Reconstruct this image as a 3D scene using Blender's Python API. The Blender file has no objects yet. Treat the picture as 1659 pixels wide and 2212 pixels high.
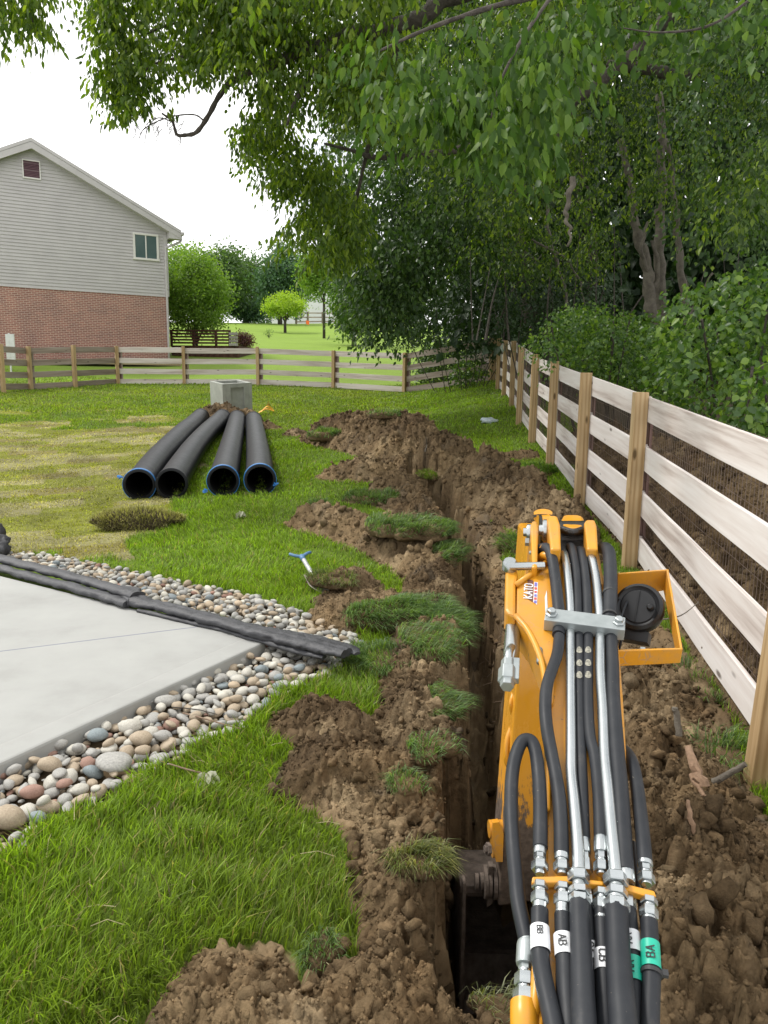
import bpy, math, random
import numpy as np
from mathutils import Matrix, Vector
random.seed(7); rng = np.random.default_rng(7)
SC = bpy.context.scene; COL = SC.collection
# ------------------------------------------------------------------ camera, sky, sun, exposure
EYE = 1.45; PITCH = math.radians(9.6); ROLL = 0.0132; F = 1661.0; CX, CY = 829.5, 1106.0
cam = bpy.data.cameras.new('camera'); camo = bpy.data.objects.new('camera', cam); COL.objects.link(camo)
cam.sensor_fit = 'HORIZONTAL'; cam.sensor_width = 36.0; cam.lens = 36.0 * F / 1659.0
cam.clip_start = 0.05; cam.clip_end = 2000
camo.matrix_world = Matrix.Translation((0, 0, EYE)) @ Matrix.Rotation(math.pi / 2 - PITCH, 4, 'X') @ Matrix.Rotation(ROLL, 4, 'Z')
SC.camera = camo
SUN_EL, SUN_AZ = math.radians(56), math.radians(-62)      # azimuth from +Y towards +X
sd = Vector((math.sin(SUN_AZ) * math.cos(SUN_EL), math.cos(SUN_AZ) * math.cos(SUN_EL), math.sin(SUN_EL)))
sun = bpy.data.lights.new('sun', 'SUN'); sun.energy = 2.9; sun.angle = math.radians(9); sun.color = (1.0, 0.96, 0.90)
suno = bpy.data.objects.new('sun', sun); COL.objects.link(suno); suno.rotation_euler = (-sd).to_track_quat('-Z', 'Y').to_euler()
W = bpy.data.worlds.new('World'); SC.world = W; W.use_nodes = True
nt = W.node_tree; nt.nodes.clear()
wo = nt.nodes.new('ShaderNodeOutputWorld'); bg = nt.nodes.new('ShaderNodeBackground'); bg.inputs[1].default_value = 0.1
sky = nt.nodes.new('ShaderNodeTexSky'); sky.sky_type = 'NISHITA'; sky.sun_disc = False
sky.sun_elevation = SUN_EL; sky.sun_rotation = SUN_AZ
tc = nt.nodes.new('ShaderNodeTexCoord'); nz = nt.nodes.new('ShaderNodeTexNoise'); nz.inputs['Scale'].default_value = 3.0; nz.inputs['Detail'].default_value = 6
mr = nt.nodes.new('ShaderNodeMapRange'); mr.inputs[1].default_value = 0.30; mr.inputs[2].default_value = 0.44
mx = nt.nodes.new('ShaderNodeMix'); mx.data_type = 'RGBA'; mx.inputs[7].default_value = (16.6, 16.6, 16.5, 1)
nt.links.new(tc.outputs['Generated'], nz.inputs['Vector']); nt.links.new(nz.outputs[0], mr.inputs[0])
nt.links.new(mr.outputs[0], mx.inputs[0]); nt.links.new(sky.outputs[0], mx.inputs[6]); nt.links.new(mx.outputs[2], bg.inputs[0]); nt.links.new(bg.outputs[0], wo.inputs[0])
SC.view_settings.view_transform = 'Standard'; SC.view_settings.look = 'None'; SC.view_settings.exposure = 0.0; SC.view_settings.gamma = 1.0
SC.view_settings.use_curve_mapping = False
SC.cycles.max_bounces = 7; SC.cycles.transparent_max_bounces = 6; SC.cycles.diffuse_bounces = 4; SC.cycles.glossy_bounces = 3
# ------------------------------------------------------------------ projection helpers (metres; photo measured on a 1659 px wide copy)
cp, sp = math.cos(PITCH), math.sin(PITCH); cr, sr = math.cos(ROLL), math.sin(ROLL)
def ray(px, py):
    x = (px - CX) / F; y = -(py - CY) / F
    x, y = x * cr - y * sr, x * sr + y * cr
    return np.array([x, cp + y * sp, y * cp - sp])
O = np.array([0, 0, EYE])
def D(px, py, zc): return O + ray(px, py) * zc
def Hh(px, py, h):
    r = ray(px, py); return O + r * ((h - EYE) / r[2])
def proj(P):
    P = np.asarray(P, float); x, y, z = P[..., 0], P[..., 1], P[..., 2] - EYE
    f = np.maximum(y * cp - z * sp, 1e-3); u = y * sp + z * cp
    a, b = x / f, u / f; a, b = a * cr + b * sr, -a * sr + b * cr
    return CX + a * F, CY - b * F
def inpoly(px, py, poly):
    px = np.asarray(px); py = np.asarray(py); c = np.zeros(px.shape, bool); n = len(poly)
    for i in range(n):
        x1, y1 = poly[i]; x2, y2 = poly[(i + 1) % n]
        m = (y1 > py) != (y2 > py)
        c ^= m & (px < (x2 - x1) * (py - y1) / ((y2 - y1) + 1e-12) + x1)
    return c
# ------------------------------------------------------------------ numpy noise
def _h(i, j, k, s):
    n = (i.astype(np.int64) * 374761393 + j.astype(np.int64) * 668265263 + k.astype(np.int64) * 1274126177 + s * 974634777) & 0x7fffffff
    n = ((n ^ (n >> 13)) * 1274126177) & 0x7fffffff
    n = ((n ^ (n >> 16)) * 668265263) & 0x7fffffff
    return (n ^ (n >> 15)) / float(0x7fffffff)
def vn(P, s=0):
    P = np.asarray(P, float); I = np.floor(P); f = P - I; f = f * f * (3 - 2 * f); i, j, k = I[..., 0], I[..., 1], I[..., 2]
    r = 0
    for a in (0, 1):
        for b in (0, 1):
            for c in (0, 1):
                w = (f[..., 0] if a else 1 - f[..., 0]) * (f[..., 1] if b else 1 - f[..., 1]) * (f[..., 2] if c else 1 - f[..., 2])
                r = r + w * _h(i + a, j + b, k + c, s)
    return r
def fbm(P, o=4, s=0):
    P = np.asarray(P, float); a = 1.0; t = 0; n = 0
    for q in range(o):
        t = t + a * (vn(P * (2.03 ** q) + 17.3 * q, s + q) - 0.5); n += a; a *= 0.5
    return 2 * t / n
def P3(x, y, k=1.0, z=0.0):
    return np.stack([np.asarray(x) * k, np.asarray(y) * k, np.full(np.shape(x), z)], -1)
def vor(x, y, cell, s=0):
    u = x / cell; v = y / cell; iu = np.floor(u); iv = np.floor(v); best = np.full(u.shape, 9.0); idb = np.zeros(u.shape)
    z = np.zeros(u.shape)
    for a in (-1, 0, 1):
        for b in (-1, 0, 1):
            cu = iu + a; cv = iv + b; ox = _h(cu, cv, z, s); oy = _h(cu, cv, z, s + 1)
            d = (cu + ox - u) ** 2 + (cv + oy - v) ** 2; m = d < best
            best = np.where(m, d, best); idb = np.where(m, _h(cu, cv, z, s + 2), idb)
    return np.sqrt(best), idb
def chunkn(x, y, cell, s=0):          # broken angular blocks with tilted tops and cracks between them
    wx = x + 0.30 * cell * fbm(P3(x, y, 1.6 / cell), 2, s + 9); wy = y + 0.30 * cell * fbm(P3(x, y, 1.6 / cell, 5), 2, s + 8)
    u = wx / cell; v = wy / cell; iu = np.floor(u); iv = np.floor(v); f1 = np.full(u.shape, 9.0); f2 = np.full(u.shape, 9.0); h = np.zeros(u.shape); z = np.zeros(u.shape)
    for a in (-1, 0, 1):
        for b in (-1, 0, 1):
            cu = iu + a; cv = iv + b; dx = u - cu - _h(cu, cv, z, s); dy = v - cv - _h(cu, cv, z, s + 1); d = dx * dx + dy * dy; m = d < f1
            f2 = np.where(m, f1, np.minimum(f2, d)); f1 = np.where(m, d, f1)
            h = np.where(m, _h(cu, cv, z, s + 2) + dx * 1.1 * (_h(cu, cv, z, s + 3) - .5) + dy * 1.1 * (_h(cu, cv, z, s + 4) - .5), h)
    e = np.sqrt(f2) - np.sqrt(f1); return h * np.clip(e * 5, 0, 1) ** .5 - .25 * (1 - np.clip(e * 4, 0, 1))
def clodn(x, y, cell, s=0):           # dome-shaped lumps of uneven height
    wx = x + 0.35 * cell * fbm(P3(x, y, 2.2 / cell), 2, s + 9); wy = y + 0.35 * cell * fbm(P3(x, y, 2.2 / cell, 5), 2, s + 8)
    d, i = vor(wx, wy, cell, s)
    return np.sqrt(np.clip(1 - d * d * 1.2, 0, 1)) * (0.35 + 0.65 * i)
# ------------------------------------------------------------------ object helpers
def tag(o, label=None, cat=None, group=None, kind=None):
    if label: o['label'] = label
    if cat: o['category'] = cat
    if group: o['group'] = group
    if kind: o['kind'] = kind
    return o
def empty(name, loc, label, cat, group=None):
    o = bpy.data.objects.new(name, None); COL.objects.link(o); o.location = loc; o.empty_display_size = 0.1
    return tag(o, label, cat, group)
def child(o, parent):
    if parent is not None:
        ofs = Vector((0, 0, 0)); p = parent
        while p is not None: ofs += p.location; p = p.parent
        o.parent = parent; o.matrix_basis = Matrix.Translation(-ofs) @ o.matrix_basis
def np_obj(name, V, Fc, mat, parent=None, col=None, smooth=False):
    V = np.asarray(V, np.float32); Fc = np.asarray(Fc, np.int32); me = bpy.data.meshes.new(name)
    me.vertices.add(len(V)); me.vertices.foreach_set('co', V.ravel())
    me.loops.add(Fc.size); me.loops.foreach_set('vertex_index', Fc.ravel())
    me.polygons.add(len(Fc)); me.polygons.foreach_set('loop_start', np.arange(0, Fc.size, Fc.shape[1], dtype=np.int32))
    me.update(calc_edges=True)
    if smooth: me.polygons.foreach_set('use_smooth', np.ones(len(Fc), bool))
    if col is not None:
        a = me.color_attributes.new('tint', 'FLOAT_COLOR', 'POINT'); c = np.ones((len(V), 4), np.float32); c[:, :3] = col
        a.data.foreach_set('color', c.ravel())
    me.materials.append(mat); o = bpy.data.objects.new(name, me); COL.objects.link(o); child(o, parent); return o
class MB:
    def __init__(s): s.v = []; s.f = []
    def add(s, V, Fc):
        n = len(s.v); s.v += [tuple(map(float, p)) for p in V]; s.f += [[i + n for i in f] for f in Fc]; return s
    def box(s, c, size, ax=None):
        c = np.array(c, float); X, Y, Z = (np.eye(3) if ax is None else np.array(ax, float)); h = np.array(size) / 2.0
        V = [c + a * h[0] * X + b * h[1] * Y + d * h[2] * Z for a in (-1, 1) for b in (-1, 1) for d in (-1, 1)]
        return s.add(V, [[0, 1, 3, 2], [4, 6, 7, 5], [0, 4, 5, 1], [2, 3, 7, 6], [0, 2, 6, 4], [1, 5, 7, 3]])
    def prism(s, poly, vec):                       # polygon (3D points) pushed along vec
        poly = [np.array(p, float) for p in poly]; n = len(poly); vec = np.array(vec, float)
        V = poly + [p + vec for p in poly]
        Fc = [list(range(n))[::-1], list(range(n, 2 * n))] + [[i, (i + 1) % n, n + (i + 1) % n, n + i] for i in range(n)]
        return s.add(V, Fc)
    def tube(s, path, r, n=12, cap=True, flat=1.0):
        path = [np.array(p, float) for p in path]; m = len(path); r = [r] * m if np.isscalar(r) else list(r)
        up = None; V = []
        for i in range(m):
            t = path[min(i + 1, m - 1)] - path[max(i - 1, 0)]; t /= (np.linalg.norm(t) + 1e-9)
            if up is None:
                up = np.array([0, 0, 1.0]) if abs(t[2]) < 0.9 else np.array([0, 1.0, 0])
            x = np.cross(t, up); x /= (np.linalg.norm(x) + 1e-9); up = np.cross(x, t)
            for k in range(n):
                a = 2 * math.pi * k / n; V.append(path[i] + r[i] * (math.cos(a) * x + flat * math.sin(a) * up))
        Fc = [[i * n + k, i * n + (k + 1) % n, (i + 1) * n + (k + 1) % n, (i + 1) * n + k] for i in range(m - 1) for k in range(n)]
        if cap: Fc += [list(range(n))[::-1], [(m - 1) * n + k for k in range(n)]]
        return s.add(V, Fc)
    def cyl(s, a, b, r, n=16, r2=None): return s.tube([a, b], [r, r if r2 is None else r2], n)
    def lathe(s, a, axis, prof, n=20):             # prof: (distance along axis, radius)
        a = np.array(a, float); t = np.array(axis, float); t /= np.linalg.norm(t)
        u = np.array([0, 0, 1.0]) if abs(t[2]) < 0.9 else np.array([0, 1.0, 0]); x = np.cross(t, u); x /= np.linalg.norm(x); y = np.cross(x, t)
        V = [a + t * d + rr * (math.cos(2 * math.pi * k / n) * x + math.sin(2 * math.pi * k / n) * y) for d, rr in prof for k in range(n)]
        m = len(prof); Fc = [[i * n + k, i * n + (k + 1) % n, (i + 1) * n + (k + 1) % n, (i + 1) * n + k] for i in range(m - 1) for k in range(n)]
        Fc += [list(range(n))[::-1], [(m - 1) * n + k for k in range(n)]]
        return s.add(V, Fc)
    def build(s, name, mat, parent=None, smooth=False, bevel=0, auto=None):
        me = bpy.data.meshes.new(name); me.from_pydata(s.v, [], s.f); me.update(); me.materials.append(mat)
        if smooth:
            me.polygons.foreach_set('use_smooth', np.ones(len(me.polygons), bool))
            if auto is not None: me.set_sharp_from_angle(angle=math.radians(auto))
        o = bpy.data.objects.new(name, me); COL.objects.link(o); child(o, parent)
        if bevel:
            b = o.modifiers.new('bevel', 'BEVEL'); b.width = bevel; b.segments = 2; b.limit_method = 'ANGLE'; b.angle_limit = math.radians(35)
        return o
def spline(pts, k=6):
    pts = [np.array(p, float) for p in pts]; P = [2 * pts[0] - pts[1]] + pts + [2 * pts[-1] - pts[-2]]; out = []
    for i in range(1, len(P) - 2):
        for j in range(k):
            t = j / k; a, b, c, d = P[i - 1], P[i], P[i + 1], P[i + 2]
            out.append(0.5 * ((2 * b) + (-a + c) * t + (2 * a - 5 * b + 4 * c - d) * t * t + (-a + 3 * b - 3 * c + d) * t ** 3))
    out.append(pts[-1]); return out
# ------------------------------------------------------------------ materials
def mat(name, rough=0.7, metal=0.0, spec=0.5):
    m = bpy.data.materials.new(name); m.use_nodes = True; n = m.node_tree; b = n.nodes['Principled BSDF']
    b.inputs['Roughness'].default_value = rough; b.inputs['Metallic'].default_value = metal; b.inputs['Specular IOR Level'].default_value = spec
    return m, n, b
def N(n, t, **k):
    x = n.nodes.new(t)
    for a, v in k.items():
        if a.startswith('i_'):
            x.inputs[a[2:].replace('_', ' ')].default_value = v
        else: setattr(x, a, v)
    return x
def ramp(n, fac, stops):
    r = n.nodes.new('ShaderNodeValToRGB'); e = r.color_ramp.elements
    while len(e) < len(stops): e.new(0.5)
    for i, (p, c) in enumerate(stops): e[i].position = p; e[i].color = (*c, 1)
    n.links.new(fac, r.inputs[0]); return r.outputs[0]
def noise(n, scale, detail=4, vec=None, rough=0.6):
    t = N(n, 'ShaderNodeTexNoise', i_Scale=scale, i_Detail=detail, i_Roughness=rough)
    if vec is not None: n.links.new(vec, t.inputs['Vector'])
    return t.outputs[0]
def coords(n, scale=(1, 1, 1), kind='Object', rand=False):
    t = n.nodes.new('ShaderNodeTexCoord'); m = N(n, 'ShaderNodeMapping', i_Scale=scale); n.links.new(t.outputs[kind], m.inputs['Vector'])
    if rand:
        oi = n.nodes.new('ShaderNodeObjectInfo'); ml = N(n, 'ShaderNodeMath', operation='MULTIPLY'); ml.inputs[1].default_value = 37.0
        n.links.new(oi.outputs['Random'], ml.inputs[0]); n.links.new(ml.outputs[0], m.inputs['Location'])
    return m.outputs[0]
def bump(n, b, h, strength=0.4, dist=0.01):
    u = N(n, 'ShaderNodeBump', i_Strength=strength, i_Distance=dist); n.links.new(h, u.inputs['Height']); n.links.new(u.outputs[0], b.inputs['Normal'])
def mixc(n, fac, a, b, mode='MIX'):
    x = n.nodes.new('ShaderNodeMix'); x.data_type = 'RGBA'; x.blend_type = mode
    for s, v in ((0, fac), (6, a), (7, b)):
        if isinstance(v, (int, float)): x.inputs[s].default_value = v
        elif isinstance(v, tuple): x.inputs[s].default_value = (*v, 1)
        else: n.links.new(v, x.inputs[s])
    return x.outputs[2]
def simple(name, c1, c2, scale=8, rough=0.6, metal=0.0, bmp=0.0, bdist=0.005, spec=0.5, rand=False, rr=0.0):
    m, n, b = mat(name, rough, metal, spec); v = coords(n, rand=rand); f = noise(n, scale, 6, v)
    n.links.new(ramp(n, f, [(0.3, c1), (0.7, c2)]), b.inputs['Base Color'])
    if rr:
        r = N(n, 'ShaderNodeMapRange'); r.inputs[3].default_value = rough - rr; r.inputs[4].default_value = rough + rr; n.links.new(noise(n, scale * 3, 4, v), r.inputs[0]); n.links.new(r.outputs[0], b.inputs['Roughness'])
    if bmp: bump(n, b, noise(n, scale * 4, 6, v), bmp, bdist)
    return m
def vcol_mat(name, rough=0.9, bscale=60, bstr=0.5, bdist=0.01, var=0.35, spec=0.3):
    m, n, b = mat(name, rough, 0, spec); a = N(n, 'ShaderNodeAttribute', attribute_name='tint'); v = coords(n)
    f = noise(n, bscale * 0.5, 8, v, 0.7); dk = ramp(n, f, [(0.25, (1 - var,) * 3), (0.75, (1 + var * 0.6,) * 3)])
    n.links.new(mixc(n, 1.0, a.outputs['Color'], dk, 'MULTIPLY'), b.inputs['Base Color']); bump(n, b, noise(n, bscale, 8, v, 0.7), bstr, bdist)
    return m
def leaf_mat(name, c1, c2, c3=None, trans=0.35, rough=0.45, spec=0.4, attr=False):
    m, n, b = mat(name, rough, 0, spec); g = n.nodes.new('ShaderNodeNewGeometry')
    c = ramp(n, g.outputs['Random Per Island'], [(0.0, c1), (0.6, c2), (1.0, c3 or c2)])
    if attr:
        a = N(n, 'ShaderNodeAttribute', attribute_name='tint'); c = mixc(n, 1.0, c, a.outputs['Color'], 'MULTIPLY')
    n.links.new(c, b.inputs['Base Color'])
    t = n.nodes.new('ShaderNodeBsdfTranslucent'); n.links.new(mixc(n, 1.0, c, (1.5, 1.6, 0.55), 'MULTIPLY'), t.inputs['Color'])
    s = n.nodes.new('ShaderNodeMixShader'); s.inputs[0].default_value = trans
    n.links.new(b.outputs[0], s.inputs[1]); n.links.new(t.outputs[0], s.inputs[2]); n.links.new(s.outputs[0], n.nodes['Material Output'].inputs[0])
    return m
def wood_mat(name, c1, c2, c3, knots=True, ax=(1.2, 26, 26)):
    m, n, b = mat(name, 0.8, 0, 0.25); v = coords(n, ax, rand=True); v2 = coords(n, (ax[0] * 0.35, ax[1] * .22, ax[2] * .22), rand=True)
    f = noise(n, 1.0, 5, v, 0.6)
    w = N(n, 'ShaderNodeTexWave', wave_type='BANDS', bands_direction='Y', i_Scale=1.3, i_Distortion=7.0, i_Detail=2.0); w.inputs['Detail Scale'].default_value = 0.6; n.links.new(v2, w.inputs['Vector'])
    fm = N(n, 'ShaderNodeMath', operation='ADD'); n.links.new(f, fm.inputs[0]); q = N(n, 'ShaderNodeMath', operation='MULTIPLY'); q.inputs[1].default_value = 0.28
    n.links.new(w.outputs['Fac'], q.inputs[0]); n.links.new(q.outputs[0], fm.inputs[1])
    c = ramp(n, fm.outputs[0], [(0.35, c1), (0.62, c2), (0.95, c3)])
    if knots:
        k = N(n, 'ShaderNodeTexVoronoi', i_Scale=1.0); n.links.new(coords(n, (2.2, 6.5, 6.5), rand=True), k.inputs['Vector'])
        c = mixc(n, ramp(n, k.outputs['Distance'], [(0.06, (1, 1, 1)), (0.13, (0, 0, 0))]), c, tuple(x * 0.42 for x in c1))
    n.links.new(c, b.inputs['Base Color']); bump(n, b, fm.outputs[0], 0.35, 0.004); return m

M = {}
M['dirt'] = vcol_mat('soil', 0.95, 55, 1.0, 0.014, 0.62, 0.12)
M['ground'] = vcol_mat('ground', 0.95, 40, 0.6, 0.012, 0.35, 0.15)
M['grass'] = leaf_mat('grass_blade', (0.55,) * 3, (1.0,) * 3, (1.35, 1.35, 1.05), 0.42, 0.4, 0.35, attr=True)
M['concrete'] = simple('concrete', (0.40, 0.395, 0.37), (0.50, 0.495, 0.47), 3.0, 0.75, bmp=0.08, bdist=0.002, rr=0.1)
M['box_concrete'] = simple('cast_concrete', (0.27, 0.28, 0.25), (0.39, 0.40, 0.36), 5.0, 0.85, bmp=0.25, bdist=0.004)
M['rail'] = wood_mat('whitewashed_board', (0.40, 0.335, 0.30), (0.60, 0.545, 0.51), (0.70, 0.665, 0.64))
M['rail_grey'] = wood_mat('greyed_board', (0.19, 0.145, 0.115), (0.29, 0.235, 0.195), (0.36, 0.31, 0.27))
M['rail_far'] = wood_mat('pale_greyed_board', (0.40, 0.33, 0.30), (0.56, 0.495, 0.45), (0.66, 0.61, 0.57))
M['post'] = wood_mat('treated_pine', (0.27, 0.17, 0.075), (0.41, 0.285, 0.15), (0.50, 0.37, 0.215))
M['batten'] = wood_mat('red_brown_batten', (0.10, 0.05, 0.045), (0.16, 0.09, 0.08), (0.26, 0.18, 0.16), False)
M['wire'] = simple('wire', (0.12, 0.085, 0.07), (0.20, 0.145, 0.12), 20, 0.5, 0.5)
M['black_plastic'] = simple('black_pipe_plastic', (0.005, 0.006, 0.008), (0.011, 0.012, 0.015), 4, 0.42, rr=0.08, spec=0.22)
M['pipe_inner'] = simple('black_pipe_inside', (0.006, 0.006, 0.006), (0.012, 0.012, 0.012), 4, 0.7, spec=0.2)
M['blue_tape'] = simple('blue_tape', (0.01, 0.11, 0.34), (0.015, 0.17, 0.45), 12, 0.4)
M['fabric'] = simple('black_fabric', (0.022, 0.022, 0.026), (0.055, 0.056, 0.062), 14, 0.55, bmp=0.8, bdist=0.006, rr=0.12)
def paint():
    m, n, b = mat('orange_yellow_paint', 0.42); v = coords(n); c = ramp(n, noise(n, 5, 5, v), [(0.3, (0.56, 0.238, 0.012)), (0.7, (0.63, 0.285, 0.018))])
    dst = ramp(n, noise(n, 9, 10, v, 0.72), [(0.47, (0, 0, 0)), (0.70, (.5, .5, .5))]); c = mixc(n, dst, c, (0.30, 0.20, 0.11))
    sp_ = ramp(n, noise(n, 70, 4, v, 0.6), [(0.69, (0, 0, 0)), (0.72, (.8, .8, .8))]); c = mixc(n, sp_, c, (0.13, 0.09, 0.06))
    w_ = N(n, 'ShaderNodeTexVoronoi', i_Scale=34.0, feature='DISTANCE_TO_EDGE'); gate = ramp(n, noise(n, 6, 3, v), [(0.60, (0, 0, 0)), (0.66, (1, 1, 1))]); ed = ramp(n, w_.outputs['Distance'], [(0.02, (.6, .6, .6)), (0.05, (0, 0, 0))])
    n.links.new(v, w_.inputs['Vector']); c = mixc(n, mixc(n, 1.0, gate, ed, 'MULTIPLY'), c, (0.30, 0.22, 0.16)); n.links.new(c, b.inputs['Base Color'])
    r = N(n, 'ShaderNodeMapRange'); r.inputs[3].default_value = .34; r.inputs[4].default_value = .7; n.links.new(dst, r.inputs[0]); n.links.new(r.outputs[0], b.inputs['Roughness']); bump(n, b, noise(n, 120, 3, v), .05, .001); return m
M['yellow'] = paint()
M['grease'] = simple('black_grease', (0.006, 0.006, 0.006), (0.02, 0.018, 0.016), 30, 0.35, bmp=0.8, bdist=0.004)
def rubber():
    m, n, b = mat('rubber_hose', 0.48, 0, 0.26); v = coords(n); c = ramp(n, noise(n, 8, 8, v, .7), [(0.3, (0.013, 0.015, 0.019)), (0.62, (0.026, 0.028, 0.032)), (0.8, (.075, .07, .062))])
    c = mixc(n, ramp(n, noise(n, 130, 3, v), [(0.71, (0, 0, 0)), (0.74, (.6, .6, .6))]), c, (0.22, 0.19, 0.15)); n.links.new(c, b.inputs['Base Color'])
    r = N(n, 'ShaderNodeMapRange'); r.inputs[3].default_value = .36; r.inputs[4].default_value = .66; n.links.new(noise(n, 14, 6, v), r.inputs[0]); n.links.new(r.outputs[0], b.inputs['Roughness']); bump(n, b, noise(n, 200, 3, v), .08, .001); return m
M['hose'] = rubber()
M['zinc'] = simple('zinc_plated_steel', (0.36, 0.385, 0.39), (0.50, 0.525, 0.53), 5, 0.27, 0.92)
M['zinc_dull'] = simple('dull_zinc', (0.29, 0.32, 0.32), (0.40, 0.43, 0.43), 20, 0.42, 0.7, rr=0.1)
M['white_tape'] = simple('white_label_film', (0.62, 0.63, 0.65), (0.74, 0.75, 0.76), 8, 0.5)
M['green_tape'] = simple('green_label_film', (0.01, 0.36, 0.24), (0.015, 0.42, 0.29), 8, 0.45)
M['ink'] = simple('black_ink', (0.02, 0.02, 0.022), (0.03, 0.03, 0.03), 8, 0.6)
M['maroon'] = simple('maroon_decal', (0.10, 0.035, 0.025), (0.13, 0.045, 0.03), 8, 0.5)
M['decal_red'] = simple('red_decal', (0.45, 0.06, 0.06), (0.5, 0.08, 0.07), 8, 0.5)
M['decal_blue'] = simple('blue_decal', (0.12, 0.10, 0.38), (0.16, 0.14, 0.42), 8, 0.5)
M['lamp_black'] = simple('black_lamp_housing', (0.008, 0.008, 0.009), (0.016, 0.016, 0.017), 8, 0.4, spec=0.35)
M['siding'] = simple('grey_vinyl_siding', (0.415, 0.395, 0.395), (0.475, 0.455, 0.45), 1.5, 0.6)
M['trim'] = simple('pale_trim', (0.43, 0.41, 0.405), (0.48, 0.46, 0.455), 2, 0.5)
M['white_trim'] = simple('white_trim', (0.62, 0.60, 0.57), (0.68, 0.66, 0.63), 2, 0.5)
M['shingle'] = simple('grey_shingle', (0.12, 0.115, 0.11), (0.18, 0.17, 0.165), 12, 0.9, bmp=0.3)
M['vent'] = simple('purple_brown_louver', (0.11, 0.055, 0.07), (0.15, 0.08, 0.09), 6, 0.6)
M['dark_gap'] = simple('dark_recess', (0.008, 0.006, 0.008), (0.012, 0.01, 0.012), 6, 0.8)
M['glass'] = simple('blue_green_window_pane', (0.045, 0.085, 0.085), (0.07, 0.115, 0.11), 1.2, 0.12, spec=0.8)
M['deck'] = wood_mat('dark_red_brown_deck', (0.035, 0.014, 0.009), (0.065, 0.028, 0.018), (0.10, 0.05, 0.035), False)
M['deck_grey'] = wood_mat('weathered_step', (0.20, 0.18, 0.17), (0.30, 0.28, 0.26), (0.38, 0.36, 0.34), False)
M['far_house'] = simple('pale_far_siding', (0.60, 0.60, 0.63), (0.68, 0.68, 0.71), 0.6, 0.7)
M['bark'] = simple('bark', (0.035, 0.028, 0.022), (0.10, 0.085, 0.07), 14, 0.9, bmp=1.0, bdist=0.02)
M['bark_pale'] = simple('pale_bark', (0.075, 0.063, 0.05), (0.16, 0.14, 0.11), 12, 0.9, bmp=0.8, bdist=0.012)
M['root'] = simple('root', (0.14, 0.09, 0.06), (0.28, 0.20, 0.14), 30, 0.9)
M['split_wood'] = simple('split_wood', (0.16, 0.10, 0.06), (0.34, 0.22, 0.14), 30, 0.85, bmp=0.6)
M['orange'] = simple('orange_flag', (0.80, 0.14, 0.02), (0.85, 0.18, 0.03), 8, 0.6)
M['sling'] = simple('yellow_webbing', (0.72, 0.36, 0.02), (0.80, 0.44, 0.04), 20, 0.6)
M['handle_blue'] = simple('blue_handle', (0.06, 0.16, 0.32), (0.12, 0.22, 0.36), 20, 0.5)
M['steel_mud'] = simple('muddy_steel', (0.20, 0.17, 0.13), (0.34, 0.31, 0.27), 25, 0.5, 0.4)
M['grey_shaft'] = simple('pale_grey_shaft', (0.30, 0.31, 0.31), (0.55, 0.56, 0.57), 30, 0.45, 0.2)
M['litter'] = simple('crumpled_film', (0.45, 0.55, 0.62), (0.72, 0.78, 0.80), 30, 0.3)
M['wilted'] = leaf_mat('wilted_leaf', (0.24, 0.25, 0.16), (0.36, 0.37, 0.27), (0.42, 0.42, 0.34), 0.1, 0.7)
M['tan_strip'] = simple('tan_mulch', (0.28, 0.22, 0.12), (0.38, 0.31, 0.18), 20, 0.9)
M['plastic_white'] = simple('white_board', (0.55, 0.56, 0.55), (0.66, 0.67, 0.66), 8, 0.6)
def brick_mat():
    m, n, b = mat('brick', 0.85, 0, 0.25); v = coords(n, (1, 1, 1), 'Object')
    t = N(n, 'ShaderNodeTexBrick', i_Scale=1.0); t.inputs['Color1'].default_value = (0.33, 0.16, 0.125, 1); t.inputs['Color2'].default_value = (0.24, 0.12, 0.10, 1)
    t.inputs['Mortar'].default_value = (0.50, 0.42, 0.36, 1); t.inputs['Mortar Size'].default_value = 0.009; t.inputs['Brick Width'].default_value = 0.213; t.inputs['Row Height'].default_value = 0.0735
    t.inputs['Mortar Smooth'].default_value = 0.2; t.inputs['Bias'].default_value = 0.1
    n.links.new(v, t.inputs['Vector']); c = mixc(n, 1.0, t.outputs['Color'], ramp(n, noise(n, 1.3, 5, v), [(0.3, (0.85, 0.85, 0.88)), (0.7, (1.15, 1.08, 1.05))]), 'MULTIPLY')
    n.links.new(c, b.inputs['Base Color']); bump(n, b, t.outputs['Fac'], -0.4, 0.006); return m
M['brick'] = brick_mat()
def dirty_paint():
    m, n, b = mat('mud_smeared_paint', 0.5); v = coords(n); z = N(n, 'ShaderNodeSeparateXYZ'); g = n.nodes.new('ShaderNodeNewGeometry'); n.links.new(g.outputs['Position'], z.inputs[0])
    r = N(n, 'ShaderNodeMapRange'); r.inputs[1].default_value = 0.42; r.inputs[2].default_value = -0.30; r.inputs[3].default_value = -0.30; r.inputs[4].default_value = 0.42; n.links.new(z.outputs[2], r.inputs[0])
    a = N(n, 'ShaderNodeMath', operation='ADD'); n.links.new(noise(n, 22, 8, coords(n, (1, 1, 0.45)), 0.7), a.inputs[0]); n.links.new(r.outputs[0], a.inputs[1])
    c = mixc(n, ramp(n, a.outputs[0], [(0.55, (0, 0, 0)), (0.62, (1, 1, 1))]), (0.58, 0.26, 0.02), ramp(n, noise(n, 40, 4, v), [(0.3, (0.05, 0.035, 0.025)), (0.7, (0.15, 0.11, 0.08))]))
    n.links.new(c, b.inputs['Base Color']); n.links.new(a.outputs[0], b.inputs['Roughness']); return m
M['dirty_yellow'] = dirty_paint()
M['mud_metal'] = simple('mud_caked_steel', (0.06, 0.045, 0.035), (0.16, 0.125, 0.10), 25, 0.85, bmp=0.7, bdist=0.006)
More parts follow.
